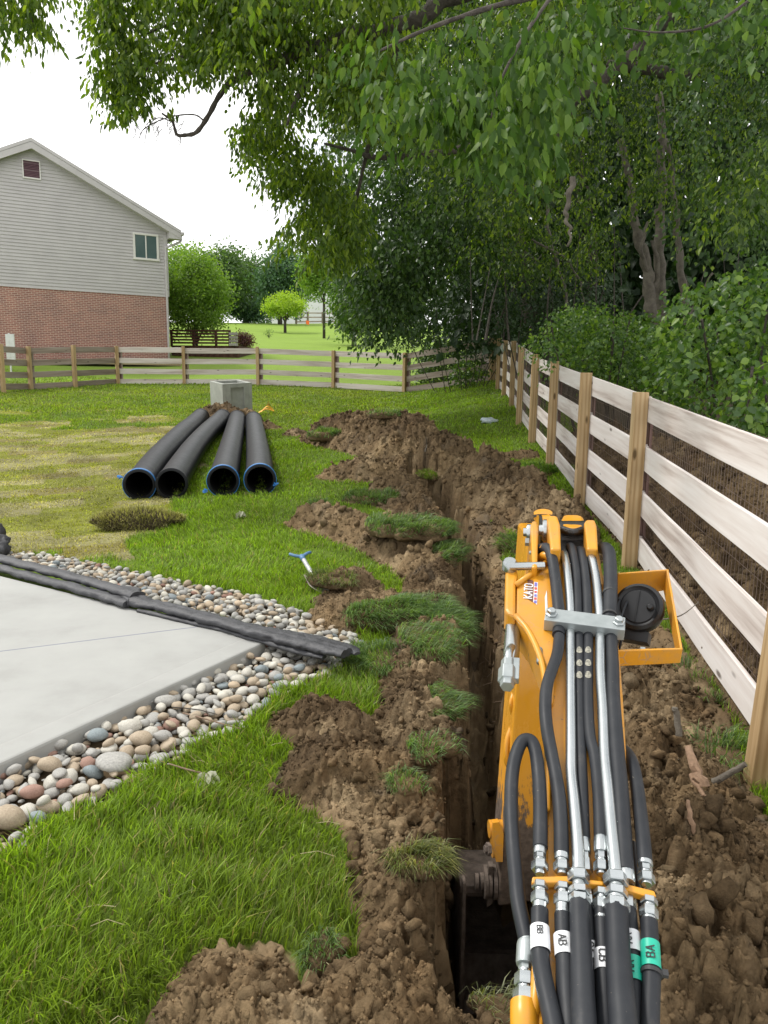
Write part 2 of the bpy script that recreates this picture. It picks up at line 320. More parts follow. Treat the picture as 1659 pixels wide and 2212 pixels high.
def rock_mat(name, c1, c2):
    return simple(name, c1, c2, 9, 0.75, bmp=0.25, bdist=0.003, rand=True)
M['r_grey'] = rock_mat('stone_grey', (0.24, 0.235, 0.22), (0.40, 0.39, 0.36)); M['r_tan'] = rock_mat('stone_tan', (0.28, 0.22, 0.155), (0.42, 0.345, 0.25))
M['r_pale'] = rock_mat('stone_pale', (0.36, 0.34, 0.29), (0.54, 0.52, 0.46)); M['r_red'] = rock_mat('stone_reddish', (0.24, 0.14, 0.105), (0.34, 0.21, 0.165))
M['r_blue'] = rock_mat('stone_blue', (0.16, 0.19, 0.20), (0.25, 0.29, 0.30)); M['r_yel'] = rock_mat('stone_yellow', (0.45, 0.36, 0.20), (0.58, 0.49, 0.30))
# ------------------------------------------------------------------ terrain
CP = [(0, 0.8, -.28), (1.2, .8, -.32), (1.47, 2.95, -.18), (-1.0, 1.0, -.15), (-3, 1.5, -.03), (-.65, 4.15, -.03), (-1.45, 2.7, -.03), (-3, 5.9, -.03), (-5, 4, -.03), (-9, 3, 0), (-6, 8.0, .02), (-10, 12, .35),
      (1.95, 5.95, .03), (2.0, 7.8, .21), (2.19, 10.16, .365), (2.31, 12.1, .525), (2.41, 13.98, .73), (2.7, 16.65, .957), (2.95, 19.42, 1.147), (3.02, 21.07, 1.28), (3.4, 24.77, 1.58),
      (4, 3.5, .1), (5, 7, .45), (6, 12, .9), (9, 20, 1.7), (14, 30, 2.6), (12, 8, .8), (-2.85, 8.9, .06), (-1.45, 8.9, .13), (-2.7, 16, .40), (-4.5, 15.5, .42), (-3.7, 18.3, .62), (0, 12, .36), (0.3, 16, .6), (0.8, 20, .85),
      (-11.37, 23.15, 1.0), (-11.25, 24.7, 1.05), (-10.1, 25.3, 1.12), (-9.4, 27.35, 1.24), (-7.15, 27.65, 1.24), (-4.65, 28.4, 1.27), (-1.88, 28.05, 1.2), (.63, 26.3, 1.1),
      (-17, 31, 2.05), (-15.8, 32, 2.15), (-9.9, 35.6, 2.2), (-6, 38, 2.5), (-2, 37, 2.3), (0, 45, 3.0), (-9, 71, 5.6), (0, 71, 5.6), (10, 60, 4.8), (-6, 108, 9.3), (-20, 110, 9.3), (5, 108, 9.2), (20, 105, 8.8), (-40, 60, 4.5), (-60, 110, 8.5),
      (0, 150, 11), (-60, 200, 12), (60, 200, 12), (60, 60, 5), (0, 240, 12), (40, 15, 3), (-40, 12, 0.5)]
CPa = np.array(CP)
def tps_fit(c, lam=0.02):
    n = len(c); d = np.hypot(c[:, None, 0] - c[None, :, 0], c[:, None, 1] - c[None, :, 1]); K = np.where(d > 0, d * d * np.log(d + 1e-9), 0) + lam * np.eye(n) * 4
    Pm = np.c_[np.ones(n), c[:, :2]]; A = np.block([[K, Pm], [Pm.T, np.zeros((3, 3))]]); return np.linalg.solve(A, np.r_[c[:, 2], 0, 0, 0])
# work in log-polar-like compressed coordinates so near detail and far hill share one fit
def comp(x, y):
    r = np.hypot(x, y) + 1e-6; k = np.log1p(r) / r; return x * k, y * k
cx_, cy_ = comp(CPa[:, 0], CPa[:, 1]); TW = tps_fit(np.c_[cx_, cy_, CPa[:, 2]], 0.002)
def base(x, y):
    x = np.asarray(x, float); y = np.asarray(y, float); u, v = comp(x, y); z = TW[-3] + TW[-2] * u + TW[-1] * v
    for (a, b), w in zip(np.c_[cx_, cy_], TW[:len(CPa)]):
        d2 = (u - a) ** 2 + (v - b) ** 2; z = z + w * 0.5 * d2 * np.log(d2 + 1e-12)
    return z
def G(px, py, h=0.0):
    p = Hh(px, py, 0.0) if ray(px, py)[2] < -0.01 else D(px, py, 30); r = ray(px, py); t = 1.0
    ts = np.geomspace(0.8, 200, 500); P = O + r[None] * ts[:, None]; g = P[:, 2] - base(P[:, 0], P[:, 1]) - h
    i = np.argmax(g < 0)
    if not (g < 0).any(): i = len(ts) - 1
    a, b = ts[max(i - 1, 0)], ts[i]; ga, gb = g[max(i - 1, 0)], g[i]; t = a + (b - a) * (ga / (ga - gb + 1e-12)); return O + r * t
def gz(x, y): return float(base(np.array([x]), np.array([y]))[0])
TR = [G(*p)[:2] for p in [(1066, 2120), (1062, 1980), (1058, 1800), (1045, 1500), (1038, 1350), (1022, 1240), (998, 1150), (958, 1080), (915, 1025), (875, 992)]]
TRD = [.95, .95, .95, .9, .7, .65, .6, .5, .35, .12]
def segdist(x, y, pts):
    best = np.full(np.shape(x), 1e9); tt = np.zeros(np.shape(x))
    for i in range(len(pts) - 1):
        a = np.array(pts[i][:2]); b = np.array(pts[i + 1][:2]); d = b - a; L = d @ d + 1e-12
        t = np.clip(((x - a[0]) * d[0] + (y - a[1]) * d[1]) / L, 0, 1); q = np.hypot(x - a[0] - t * d[0], y - a[1] - t * d[1])
        m = q < best; best = np.where(m, q, best); tt = np.where(m, i + t, tt)
    return best, tt
def trench(x, y):
    d, t = segdist(x, y, TR); w = np.clip(0.125 + 0.14 * fbm(P3(x, y, 5.5), 4, 5) + .05 * (chunkn(x, y, .13, 15) - .35), .04, .22); dep = np.interp(t, range(len(TRD)), TRD)
    k = np.clip((w + 0.05 - d) / 0.09, 0, 1); k = k * k * (3 - 2 * k); return k * dep, d
# photo-measured ground regions
DRY = [(-300, 905), (120, 912), (250, 908), (420, 905), (440, 1000), (395, 1085), (410, 1120), (300, 1160), (265, 1215), (130, 1215), (-300, 1190)]
SLAB_PX = [(575, 1385), (0, 1648), (-700, 1970), (-900, 1460), (0, 1243)]
BEDF = [(560, 1383), (640, 1362), (745, 1385), (735, 1440), (690, 1470), (600, 1500), (520, 1570), (440, 1600), (390, 1640), (300, 1675), (215, 1730), (100, 1755), (40, 1830), (-160, 1900), (-300, 1800), (0, 1645)]
BEDR = [(-160, 1170), (0, 1192), (130, 1200), (250, 1228), (420, 1262), (560, 1290), (640, 1318), (700, 1335), (770, 1375), (800, 1400), (740, 1400), (560, 1350), (300, 1290), (0, 1215), (-160, 1190)]
SLAB = [Hh(x, y, 0.02) for x, y in SLAB_PX]; BEDFW = [G(x, y)[:2] for x, y in BEDF]; BEDRW = [G(x, y)[:2] for x, y in BEDR]
STRIPS = rng.random(4096)
def lawn_colour(x, y):
    """albedo of the turf and how dry it is, on world coordinates"""
    px, py = proj(np.stack([x, y, base(x, y)], -1)); n1 = fbm(P3(x, y, .9), 4, 3); n2 = fbm(P3(x, y, 3.1), 3, 4)
    dx = 80 * n1 + 30 * n2; dry = inpoly(px + dx + 60 * fbm(P3(x, y, .5), 2, 31), py + dx * .6, DRY).astype(float)
    sx = x * 0.93 + y * 0.36; sy = -x * 0.36 + y * 0.93; row = np.floor(sy / 0.42); cell = np.floor((sx + row * 0.31) / 0.75)
    pid = STRIPS[(np.abs(cell * 71 + row * 131).astype(int)) % 4096]
    olive = np.array([0.33, 0.345, 0.065]); straw = np.array([0.46, 0.425, 0.20]); brown = np.array([0.34, 0.30, 0.12])
    dc = np.where((pid < .42)[..., None], olive, np.where((pid < .8)[..., None], straw, brown)); dc = dc * (0.9 + 0.35 * n2[..., None])
    g = np.array([0.185, 0.285, 0.030]) * (1 + 0.28 * n1[..., None]); lush = np.array([0.170, 0.240, 0.036]); yel = np.array([0.27, 0.29, 0.06])
    d = np.hypot(x, y); far = np.clip((d - 14) / 5, 0, 1) * np.clip((30 - d) / 3, 0, 1) * np.clip((1.2 - x) / 2, 0, 1) * np.clip(.55 + n1, 0, 1)
    c = g * (1 - .5 * far[..., None]) + yel * .5 * far[..., None]; nr = np.clip((3.2 - d) / 1.5, 0, 1) * np.clip((x + 1.3) / .6, 0, 1)
    c = c * (1 - nr[..., None]) + lush * nr[..., None]; beyond = (d > 29)[..., None]; c = np.where(beyond, np.array([0.20, 0.30, 0.045]) * (1 + .12 * n1[..., None]), c)
    return c * (1 - dry[..., None]) + dc * dry[..., None], dry
def crest(px, py, h): return G(px, py, h)
def dense(L): return [tuple(np.array(a) + (np.array(b) - np.array(a)) * t) for a, b in zip(L[:-1], L[1:]) for t in (0, .25, .5, .75)] + [L[-1]]
def mk(L): return [(*crest(px, py, h)[:2], h, r) for px, py, h, r in L]
MOUNDS = [
 ('spoil_heap', 'long ridge of loose brown clay soil heaped between the trench and the right-hand board fence', mk([(735, 900, .40, .75), (800, 893, .50, .85), (880, 900, .52, .85), (950, 935, .46, .7), (1040, 985, .40, .6), (1120, 1020, .36, .5), (1180, 1062, .30, .42), (1215, 1100, .24, .34), (1235, 1160, .16, .28)]), 1.0),
 ('spoil_heap', 'crumbly brown soil heap right of the yellow excavator boom', mk([(1330, 1400, .08, .32), (1390, 1470, .12, .34), (1410, 1600, .18, .36), (1480, 1760, .21, .38), (1440, 1850, .27, .40), (1560, 1990, .30, .45), (1450, 2150, .33, .42), (1640, 2200, .33, .5)]), 1.0),
 ('spoil_heap', 'dark soil heap behind the right-hand fence, seen through the wire mesh', mk([(1290, 915, .45, .6), (1380, 945, .58, .8), (1480, 975, .66, .9), (1600, 1015, .70, .9), (1720, 1080, .72, .9), (1900, 1250, .65, .8)]), 1.0),
 ('soil_bank', 'low bank of torn soil along the left lip of the trench', dense([*mk([(880, 1040, .13, .26), (930, 1110, .16, .28), (960, 1190, .14, .26), (955, 1300, .13, .27), (945, 1400, .14, .27), (930, 1500, .15, .24), (930, 1620, .14, .24), (920, 1740, .12, .20), (915, 1860, .12, .18), (915, 1990, .12, .17), (925, 2120, .12, .17)])]), .9),
 ('soil_mound', 'flat brown soil mound left of the far end of the trench', mk([(740, 1000, .18, .34), (800, 990, .24, .42), (860, 1020, .22, .38), (880, 1060, .18, .3)]), .8),
 ('soil_mound', 'small grass-topped soil mound in front of the black pipes, leftmost beside the trench', mk([(682, 1092, .20, .27), (750, 1108, .18, .32), (800, 1130, .16, .28)]), .8),
 ('soil_mound', 'rounded soil mound at the trench bend behind the overhanging turf', mk([(850, 1125, .22, .34), (905, 1150, .22, .34), (935, 1195, .17, .26)]), .8),
 ('soil_mound', 'pale crusted slab of soil lying upside down beside the shovel blade', mk([(760, 1225, .15, .22), (765, 1290, .13, .26), (850, 1285, .14, .28), (730, 1275, .09, .16)]), .6),
 ('soil_mound', 'smooth grey-brown lump of clay perched on the trench lip right of the crusted slab', mk([(962, 1285, .15, .13)]), .5),
 ('soil_mound', 'large brown soil mound between near lawn and trench', mk([(655, 1510, .13, .15), (740, 1530, .16, .18), (710, 1620, .15, .20), (800, 1625, .18, .25), (870, 1610, .17, .22), (890, 1500, .17, .19), (940, 1470, .15, .16)]), .7),
 ('soil_mound', 'low reddish brown soil mound on the trench edge beside the excavator bucket', mk([(820, 1760, .07, .13), (880, 1790, .11, .16), (860, 1890, .11, .15), (920, 1850, .11, .14)]), .6),
 ('soil_mound', 'soil mound at the bottom edge in front of the near grass', mk([(480, 2075, .08, .11), (560, 2060, .07, .09), (450, 2150, .12, .14), (560, 2160, .16, .17), (680, 2150, .15, .17), (800, 2070, .16, .15), (820, 2170, .14, .18), (930, 2100, .12, .15), (860, 2000, .08, .11), (1000, 2190, .10, .16), (700, 2300, .12, .2), (1060, 2230, .06, .12)]), .6),
 ('soil_mound', 'brown soil heap behind the far ends of the black pipes, by the concrete box', mk([(452, 878, .32, .5), (492, 872, .42, .6), (532, 884, .30, .45), (575, 914, .10, .32)]), .9),
 ('soil_mound', 'small round soil mound alone on the grass right of the pipes', mk([(638, 925, .13, .26), (665, 935, .12, .22)]), .7),
 ('soil_mound', 'thin finger of soil spilled on the grass under the right-hand fence', mk([(1085, 975, .08, .2), (1140, 968, .12, .25), (1010, 1005, .1, .3)]), .7),
]
FLX = None
def fence_x(y): return np.interp(y, [.75, 2.95, 5.95, 7.8, 10.16, 12.12, 13.98, 16.65, 19.42, 21.07, 24.3], [1.30, 1.60, 1.95, 2.0, 2.19, 2.31, 2.41, 2.7, 2.95, 3.02, 3.36])
def mound_h(x, y, sp):
    H = np.full(np.shape(x), -1.0); S = list(sp)
    for i in range(len(S)):
        a = np.array(S[i]); b = np.array(S[min(i + 1, len(S) - 1)])
        if np.hypot(*(a - b)[:2]) > 1.8 * max(a[3], b[3]): b = a
        d = b[:2] - a[:2]; L = d @ d + 1e-9; t = np.clip(((x - a[0]) * d[0] + (y - a[1]) * d[1]) / L, 0, 1)
        q = np.hypot(x - a[0] - t * d[0], y - a[1] - t * d[1]); h = a[2] + t * (b[2] - a[2]); r = a[3] + t * (b[3] - a[3])
        H = np.maximum(H, h * (1 - (q / r) ** 1.7) - 0.0)
    e = x - fence_x(y); side = 1.0 if (np.asarray(sp)[:, 0] - fence_x(np.asarray(sp)[:, 1])).mean() > 0 else -1.0
    return H - np.clip((.20 if side > 0 else .07) - e * side, 0, .6) * 1.6
NEARSOIL = [G(a, b)[:2] for a, b in [(1180, 1300), (1330, 1240), (1450, 1390), (1560, 1540), (1600, 1640), (1640, 1760), (1760, 1900), (1760, 2500), (1100, 2500), (1110, 1700)]]
def dirt_mask(x, y):
    m = inpoly(x + .08 * fbm(P3(x, y, 4), 3, 44), y, NEARSOIL); w = 0.05 * fbm(P3(x, y, 5), 3, 41)
    for *_, s_, k in MOUNDS: m |= mound_h(x, y, s_) > (-0.02 + w * .5)
    d, t = segdist(x, y, TR); m |= d < (0.36 + 3.0 * w + 0.10 * fbm(P3(x, y, 1.7), 2, 77)); return m
def soil_colour(x, y, z=0):
    n = 1.15 * fbm(P3(x, y, 2.6, 3), 6, 50); n3 = fbm(P3(x, y, 5.0, 6), 5, 57); n2 = fbm(P3(x, y, 9.0, 1), 3, 51); a = np.array([0.105, 0.071, 0.040]); b = np.array([0.240, 0.168, 0.092]); o = np.array([0.22, 0.14, 0.07]); g = np.array([0.11, 0.092, 0.07])
    k = np.clip(.45 + .9 * n, 0, 1)[..., None]; c = a * (1 - k) + b * k; q = np.clip(n2 * 2 - .5, 0, 1)[..., None]; c = c * (1 - q * .5) + o * q * .5
    q = np.clip(-n2 * 2 - .5, 0, 1)[..., None]; c = c * (1 - q * .7) + g * q * .7; q = np.clip(n3 * 3 - .45, 0, 1)[..., None]; return c * (1 - q * .8) + np.array([.33, .245, .145]) * q * .8
def terrain():
    nr, nc = 760, 900; d = 0.55 * (260 / 0.55) ** (np.linspace(0, 1, nr)); s = np.linspace(-1, 1, nc); s = np.sign(s) * np.abs(s) ** 1.15
    Y = np.repeat(d[:, None], nc, 1); X = s[None, :] * (d[:, None] * 1.15 + 2.6) + 0.15 * 0; Z = base(X, Y)
    dist = np.hypot(X, Y); Z = Z + np.where(dist < 30, 0.018 * fbm(P3(X, Y, 2.0), 3, 2), 0)
    tr, td = trench(X, Y); dm = dirt_mask(X, Y); C_ = 0; inb = inpoly(X, Y, BEDFW) | inpoly(X, Y, BEDRW); slab = inpoly(X, Y, [p[:2] for p in SLAB])
    rough = 0.04 * chunkn(X, Y, .13, 3) + 0.022 * chunkn(X, Y, .05, 13) - .02
    Z = Z + np.where(dm, rough, 0) - np.where(inb, 0.035, 0) - np.where(slab, .05, 0)
    wall = np.clip(tr / .5, 0, 1); Z = Z - tr + wall * (0.10 * fbm(P3(X, Y, 7), 4, 61) + .09 * chunkn(X, Y, .11, 63) + .05 * chunkn(X, Y, .04, 64))
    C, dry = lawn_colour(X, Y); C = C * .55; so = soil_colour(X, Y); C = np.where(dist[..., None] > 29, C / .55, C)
    C = np.where((dm | (tr > .02))[..., None], so, C); C = np.where(inb[..., None], so * .55, C)
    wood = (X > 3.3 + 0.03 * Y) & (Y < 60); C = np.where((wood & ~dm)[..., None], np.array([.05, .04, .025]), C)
    i = np.arange(nr - 1)[:, None] * nc + np.arange(nc - 1)[None]; Fc = np.stack([i, i + 1, i + nc + 1, i + nc], -1).reshape(-1, 4)
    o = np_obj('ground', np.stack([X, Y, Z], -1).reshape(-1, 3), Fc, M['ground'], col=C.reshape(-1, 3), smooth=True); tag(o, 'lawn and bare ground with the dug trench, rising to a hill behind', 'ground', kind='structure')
terrain()
# ------------------------------------------------------------------ rock / clod shapes
def ico(sub):
    import bmesh
    bm = bmesh.new(); bmesh.ops.create_icosphere(bm, subdivisions=sub, radius=1.0); V = np.array([v.co[:] for v in bm.verts]); Fc = np.array([[v.index for v in f.verts] for f in bm.faces]); bm.free(); return V, Fc
I1, I2, I3, I4 = ico(1), ico(2), ico(3), ico(4)
def rubble(base_, seed, amp=.35):
    V, Fc = base_; r = np.random.default_rng(seed); nn = r.normal(size=(11, 3)); nn /= np.linalg.norm(nn, axis=1)[:, None]; d = r.uniform(.34, .95, 11); q = V @ nn.T
    s = np.where(q > 1e-3, d / np.maximum(q, 1e-3), 9).min(1); s = np.minimum(s, 1.15); return V * (s * (1 + amp * fbm(V * 2.4 + seed, 3, seed)))[:, None], Fc
def lump(base_, amp, freq, seed, sq=(1, 1, .8)):
    V, Fc = base_; n = fbm(V * freq + seed * 7.7, 4, seed); V2 = V * (1 + amp * n)[:, None]
    c, _ = vor((V[:, 0] + V[:, 2] * .5) * 1.0, (V[:, 1] - V[:, 2] * .6), .6, seed); V2 *= (1 - .35 * amp * c)[:, None]; return V2 * np.array(sq), Fc
def rotm(n):
    q = rng.normal(size=(n, 4)); q /= np.linalg.norm(q, axis=1)[:, None]; w, x, y, z = q.T
    return np.stack([1 - 2 * (y * y + z * z), 2 * (x * y - z * w), 2 * (x * z + y * w), 2 * (x * y + z * w), 1 - 2 * (x * x + z * z), 2 * (y * z - x * w), 2 * (x * z - y * w), 2 * (y * z + x * w), 1 - 2 * (x * x + y * y)], -1).reshape(n, 3, 3)
CL = [rubble(I2, 100 + i, .5) for i in range(8)]; CLS = [rubble(I1, 200 + i) for i in range(6)]
def scatter_lumps(pos, size, cols, protos, flat=None):
    V = []; Fc = []; C = []; n = 0; R = rotm(len(pos)); which = rng.integers(0, len(protos), len(pos))
    for k, (pv, pf) in enumerate(protos):
        m = which == k
        if not m.any(): continue
        W_ = np.einsum('nij,vj->nvi', R[m], pv) * size[m][:, None, None]
        if flat is not None: W_ = W_ * np.array([1, 1, flat])
        W_ = W_ + pos[m][:, None, :]; q = m.sum(); V.append(W_.reshape(-1, 3)); Fc.append((pf[None] + (np.arange(q) * len(pv))[:, None, None] + n).reshape(-1, 3)); n += q * len(pv)
        C.append(np.repeat(cols[m], len(pv), 0))
    return np.concatenate(V), np.concatenate(Fc), np.concatenate(C)
def build_mound(name, label, spi, rgh):
    S = np.array(spi); R = S[:, 3].max() + .06; x0, x1, y0, y1 = S[:, 0].min() - R, S[:, 0].max() + R, S[:, 1].min() - R, S[:, 1].max() + R
    dm = max(1.2, np.hypot(S[:, 0], S[:, 1]).min()); st = max(.0065, min(.024, dm * .0032)); nx, ny = int((x1 - x0) / st), int((y1 - y0) / st)
    while nx * ny > 420000: st *= 1.1; nx, ny = int((x1 - x0) / st), int((y1 - y0) / st)
    X, Y = np.meshgrid(np.linspace(x0, x1, nx), np.linspace(y0, y1, ny)); b = base(X, Y); H = mound_h(X, Y, S); hm = S[:, 2].max()
    wx = X + .06 * fbm(P3(X, Y, 4), 2, 71); wy = Y + .06 * fbm(P3(X, Y, 4, 9), 2, 72); H = mound_h(wx, wy, S)
    k = np.clip(H / (hm * .5), 0, 1) ** .7
    H2 = H + k * rgh * (min(.13, hm * .6) * fbm(P3(X, Y, 2.6), 4, 73) + min(.085, hm * .36) * (chunkn(X, Y, .19, 74) - .4) + min(.06, hm * .4) * (chunkn(X, Y, .085, 77) - .4) + .03 * (chunkn(X, Y, .036, 80) - .4)) + .012 * (chunkn(X, Y, .04, 85) - .5)
    tr, td = trench(X, Y); kk = np.clip(tr / .16, 0, 1); kk = kk * kk * (3 - 2 * kk); H0_ = H2; H2 = H2 * (1 - kk) + (-tr - .04) * kk
    keep = (H0_ > -.05) & (td > .05); C = soil_colour(X, Y); i = np.arange(ny - 1)[:, None] * nx + np.arange(nx - 1)[None]
    q = np.stack([i, i + 1, i + nx + 1, i + nx], -1).reshape(-1, 4); kf = keep.ravel()[q].all(1); q = q[kf]; used = np.unique(q); mp = np.full(nx * ny, -1); mp[used] = np.arange(len(used))
    Z = b + H2; V = np.stack([X, Y, Z], -1).reshape(-1, 3)[used]; o = np_obj(name, V, mp[q], M['dirt'], col=C.reshape(-1, 3)[used], smooth=False); tag(o, label, 'soil heap')
    # clods belong to the heap surface: crumbs in two sizes
    ok = np.where((H2 > .0) & (tr < .05))
    nb = min(len(ok[0]), int(len(ok[0]) * st * st * 330)); ns = min(len(ok[0]), int(len(ok[0]) * st * st * (3600 if dm < 5 else 900)))
    a = rng.choice(len(ok[0]), nb, replace=False); c = rng.choice(len(ok[0]), ns, replace=False)
    pb = np.stack([X[ok][a], Y[ok][a], Z[ok][a] + .004], -1); ps = np.stack([X[ok][c], Y[ok][c], Z[ok][c] + .002], -1)
    sb = (.008 + .036 * rng.random(nb) ** 2.8) * (.8 if hm < .2 else 1.15); ss = .0035 + .009 * rng.random(ns) ** 2
    va, fa, ca = scatter_lumps(pb, sb, soil_colour(pb[:, 0], pb[:, 1]) * rng.uniform(.55, 1.3, (nb, 1)), CL if dm < 9 else CLS); vb, fb, cb = scatter_lumps(ps, ss, soil_colour(ps[:, 0], ps[:, 1]) * rng.uniform(.7, 1.35, (ns, 1)), CLS)
    cl = np_obj('clods', np.r_[va, vb], np.r_[fa, fb + len(va)], M['dirt'], parent=o, col=np.r_[ca, cb]); tag(cl, kind='stuff')
    return (X, Y, Z, H2)
MF = [build_mound(*m) for m in MOUNDS]
def surf(x, y):
    """height of the soil or lawn at one place"""
    z = gz(x, y)
    for (X, Y, Z, H2) in MF:
        if X[0, 0] < x < X[0, -1] and Y[0, 0] < y < Y[-1, 0]:
            i = int((x - X[0, 0]) / (X[0, -1] - X[0, 0]) * (X.shape[1] - 1)); j = int((y - Y[0, 0]) / (Y[-1, 0] - Y[0, 0]) * (X.shape[0] - 1)); z = max(z, Z[j, i])
    return z
# loose crumbs over the whole dug strip
def loose():
    x = rng.uniform(-1.6, 2.6, 60000); y = rng.uniform(1.2, 12, 60000); m = dirt_mask(x, y) & (trench(x, y)[0] < .03); x, y = x[m][:14000], y[m][:14000]
    p = np.stack([x, y, base(x, y) + .012], -1); V, Fc, C = scatter_lumps(p, rng.uniform(.005, .022, len(x)), soil_colour(x, y) * rng.uniform(.75, 1.3, (len(x), 1)), CLS)
    tag(np_obj('soil_crumbs', V, Fc, M['dirt'], col=C), 'loose crumbs of brown soil strewn along the trench', 'soil', kind='stuff')
loose()
# ------------------------------------------------------------------ patio slab, stones, fabric
def slab():
    m, n, b = mat('patio_concrete', 0.75, 0, 0.35); v = coords(n)
    c = ramp(n, noise(n, 1.6, 8, v, 0.65), [(0.3, (0.27, 0.27, 0.256)), (0.5, (0.325, 0.327, 0.312)), (0.7, (0.355, 0.357, 0.34))]); sepn = noise(n, 45, 3, v)
    c = mixc(n, ramp(n, sepn, [(0.66, (0, 0, 0)), (0.78, (.55, .55, .55))]), c, (0.30, 0.27, 0.22))
    A = SLAB[0]; Bf = SLAB[1]; Cb = SLAB[4]; ef = (Bf - A) / np.linalg.norm(Bf - A); nf = np.array([ef[1], -ef[0], 0]); nf = nf if nf @ (Cb - A) > 0 else -nf
    J0, J1 = Hh(0, 1407, .02), Hh(459, 1350, .02); ej = (J1 - J0) / np.linalg.norm(J1 - J0); nj = np.array([ej[1], -ej[0], 0])
    def line(c, P, nn, ofs, wdt, colr, side=1):
        d = N(n, 'ShaderNodeVectorMath', operation='DOT_PRODUCT'); d.inputs[1].default_value = tuple(nn); s0 = N(n, 'ShaderNodeVectorMath', operation='SUBTRACT'); s0.inputs[1].default_value = tuple(P + nn * ofs)
        n.links.new(v, s0.inputs[0]); n.links.new(s0.outputs[0], d.inputs[0]); a = N(n, 'ShaderNodeMath', operation='ABSOLUTE'); n.links.new(d.outputs['Value'], a.inputs[0])
        return a.outputs[0], mixc(n, ramp(n, a.outputs[0], [(wdt * .6, (1, 1, 1)), (wdt, (0, 0, 0))]), c, colr)
    h1, c = line(c, J0, nj, 0.0, .007, (0.17, 0.18, 0.22)); h2, c = line(c, J0, nj, .045, .003, (0.33, 0.33, 0.32)); h3, c = line(c, J0, nj, -.045, .003, (0.33, 0.33, 0.32)); h4, c = line(c, A, nf, .13, .003, (0.34, 0.335, 0.32))
    n.links.new(c, b.inputs['Base Color']); mn = N(n, 'ShaderNodeMath', operation='MINIMUM'); n.links.new(h1, mn.inputs[0]); n.links.new(h4, mn.inputs[1])
    hh = ramp(n, mn.outputs[0], [(0.0, (0, 0, 0)), (0.012, (1, 1, 1))]); ad = N(n, 'ShaderNodeMath', operation='MULTIPLY_ADD'); ad.inputs[1].default_value = .12; n.links.new(noise(n, 90, 4, v), ad.inputs[0]); n.links.new(hh, ad.inputs[2]); bump(n, b, ad.outputs[0], .35, .004)
    mb = MB(); mb.prism([p + np.array([0, 0, -.11]) for p in SLAB], (0, 0, .11)); o = mb.build('patio', m, bevel=.012); tag(o, 'pale grey concrete patio slab with a tooled joint', 'patio', kind='structure')
slab()
def wrinkled_roll(name, path, r0, seed, mat_, parent=None, flat=.62, twin=True):
    P = spline(path, 14); n = 30; m = len(P); V = []
    for i, p in enumerate(P):
        t = P[min(i + 1, m - 1)] - P[max(i - 1, 0)]; t = t / np.linalg.norm(t); x = np.cross(t, [0, 0, 1.0]); x /= np.linalg.norm(x); u = np.cross(x, t)
        s = i / (m - 1); r = r0 if np.isscalar(r0) else np.interp(s, np.linspace(0, 1, len(r0)), r0)
        for k in range(n):
            a = 2 * math.pi * k / n; rr = r * (1.0 + (.30 * abs(math.cos(a)) - .12 * (abs(math.cos(a)) < .22)) * twin)
            V.append(p + rr * (1.15 * math.cos(a) * x + flat * math.sin(a) * u))
    V = np.array(V); nn = fbm(V * 9 + seed, 4, seed); n2 = np.abs(fbm(V * np.array([16, 16, 16]) + seed * 3, 3, seed + 5)); C = np.repeat(np.array(P), n, 0)
    dirn = V - C; cr_ = np.abs(fbm(V * np.array([7, 7, 20]) + seed, 3, seed + 9)); V = C + dirn * (1 + .34 * nn - .42 * n2)[:, None]
    Fc = [[i * n + k, i * n + (k + 1) % n, (i + 1) * n + (k + 1) % n, (i + 1) * n + k] for i in range(m - 1) for k in range(n)]
    mb = MB(); mb.add(V, Fc + [list(range(n))[::-1], [(m - 1) * n + k for k in range(n)]]); return mb.build(name, mat_, parent, smooth=True, auto=50)
z_ = .055
def px_path(L, h): return [Hh(x, y, h) for x, y in L]
t = empty('fabric_roll', Hh(150, 1250, 0), 'double black fabric roll on the patio edge, left piece ending in an open fold', 'fabric roll')
wrinkled_roll('roll', px_path([(-160, 1165), (0, 1207), (100, 1232), (200, 1258), (298, 1287)], .085), .050, 3, M['fabric'], t, twin=False)
wrinkled_roll('roll', px_path([(-160, 1184), (0, 1227), (100, 1254), (200, 1281), (278, 1304)], .05), .044, 8, M['fabric'], t, twin=False)
mb = MB(); mb.prism(px_path([(262, 1279), (306, 1286), (298, 1302), (277, 1314), (258, 1300)], .03), (0, 0, .055)); mb.build('fold', M['fabric'], t, bevel=.012)
t = empty('fabric_roll', Hh(520, 1350, 0), 'thinner black fabric roll running from the fold past the patio corner', 'fabric roll')
wrinkled_roll('roll', px_path([(292, 1296), (380, 1318), (470, 1341), (560, 1366), (640, 1385), (700, 1400), (748, 1412)], .06), [.046, .044, .042, .044, .05, .05, .035], 21, M['fabric'], t, twin=True)
wrinkled_roll('flap', px_path([(300, 1318), (400, 1341), (480, 1360), (560, 1382), (640, 1404), (700, 1420)], .03), [.02, .022, .02, .024, .03, .02], 25, M['fabric'], t, twin=False)
wrinkled_roll('strip', px_path([(530, 1350), (600, 1366), (680, 1382), (750, 1402), (772, 1412)], .05), [.03, .045, .05, .05, .02], 29, M['fabric'], t, flat=.4, twin=False)
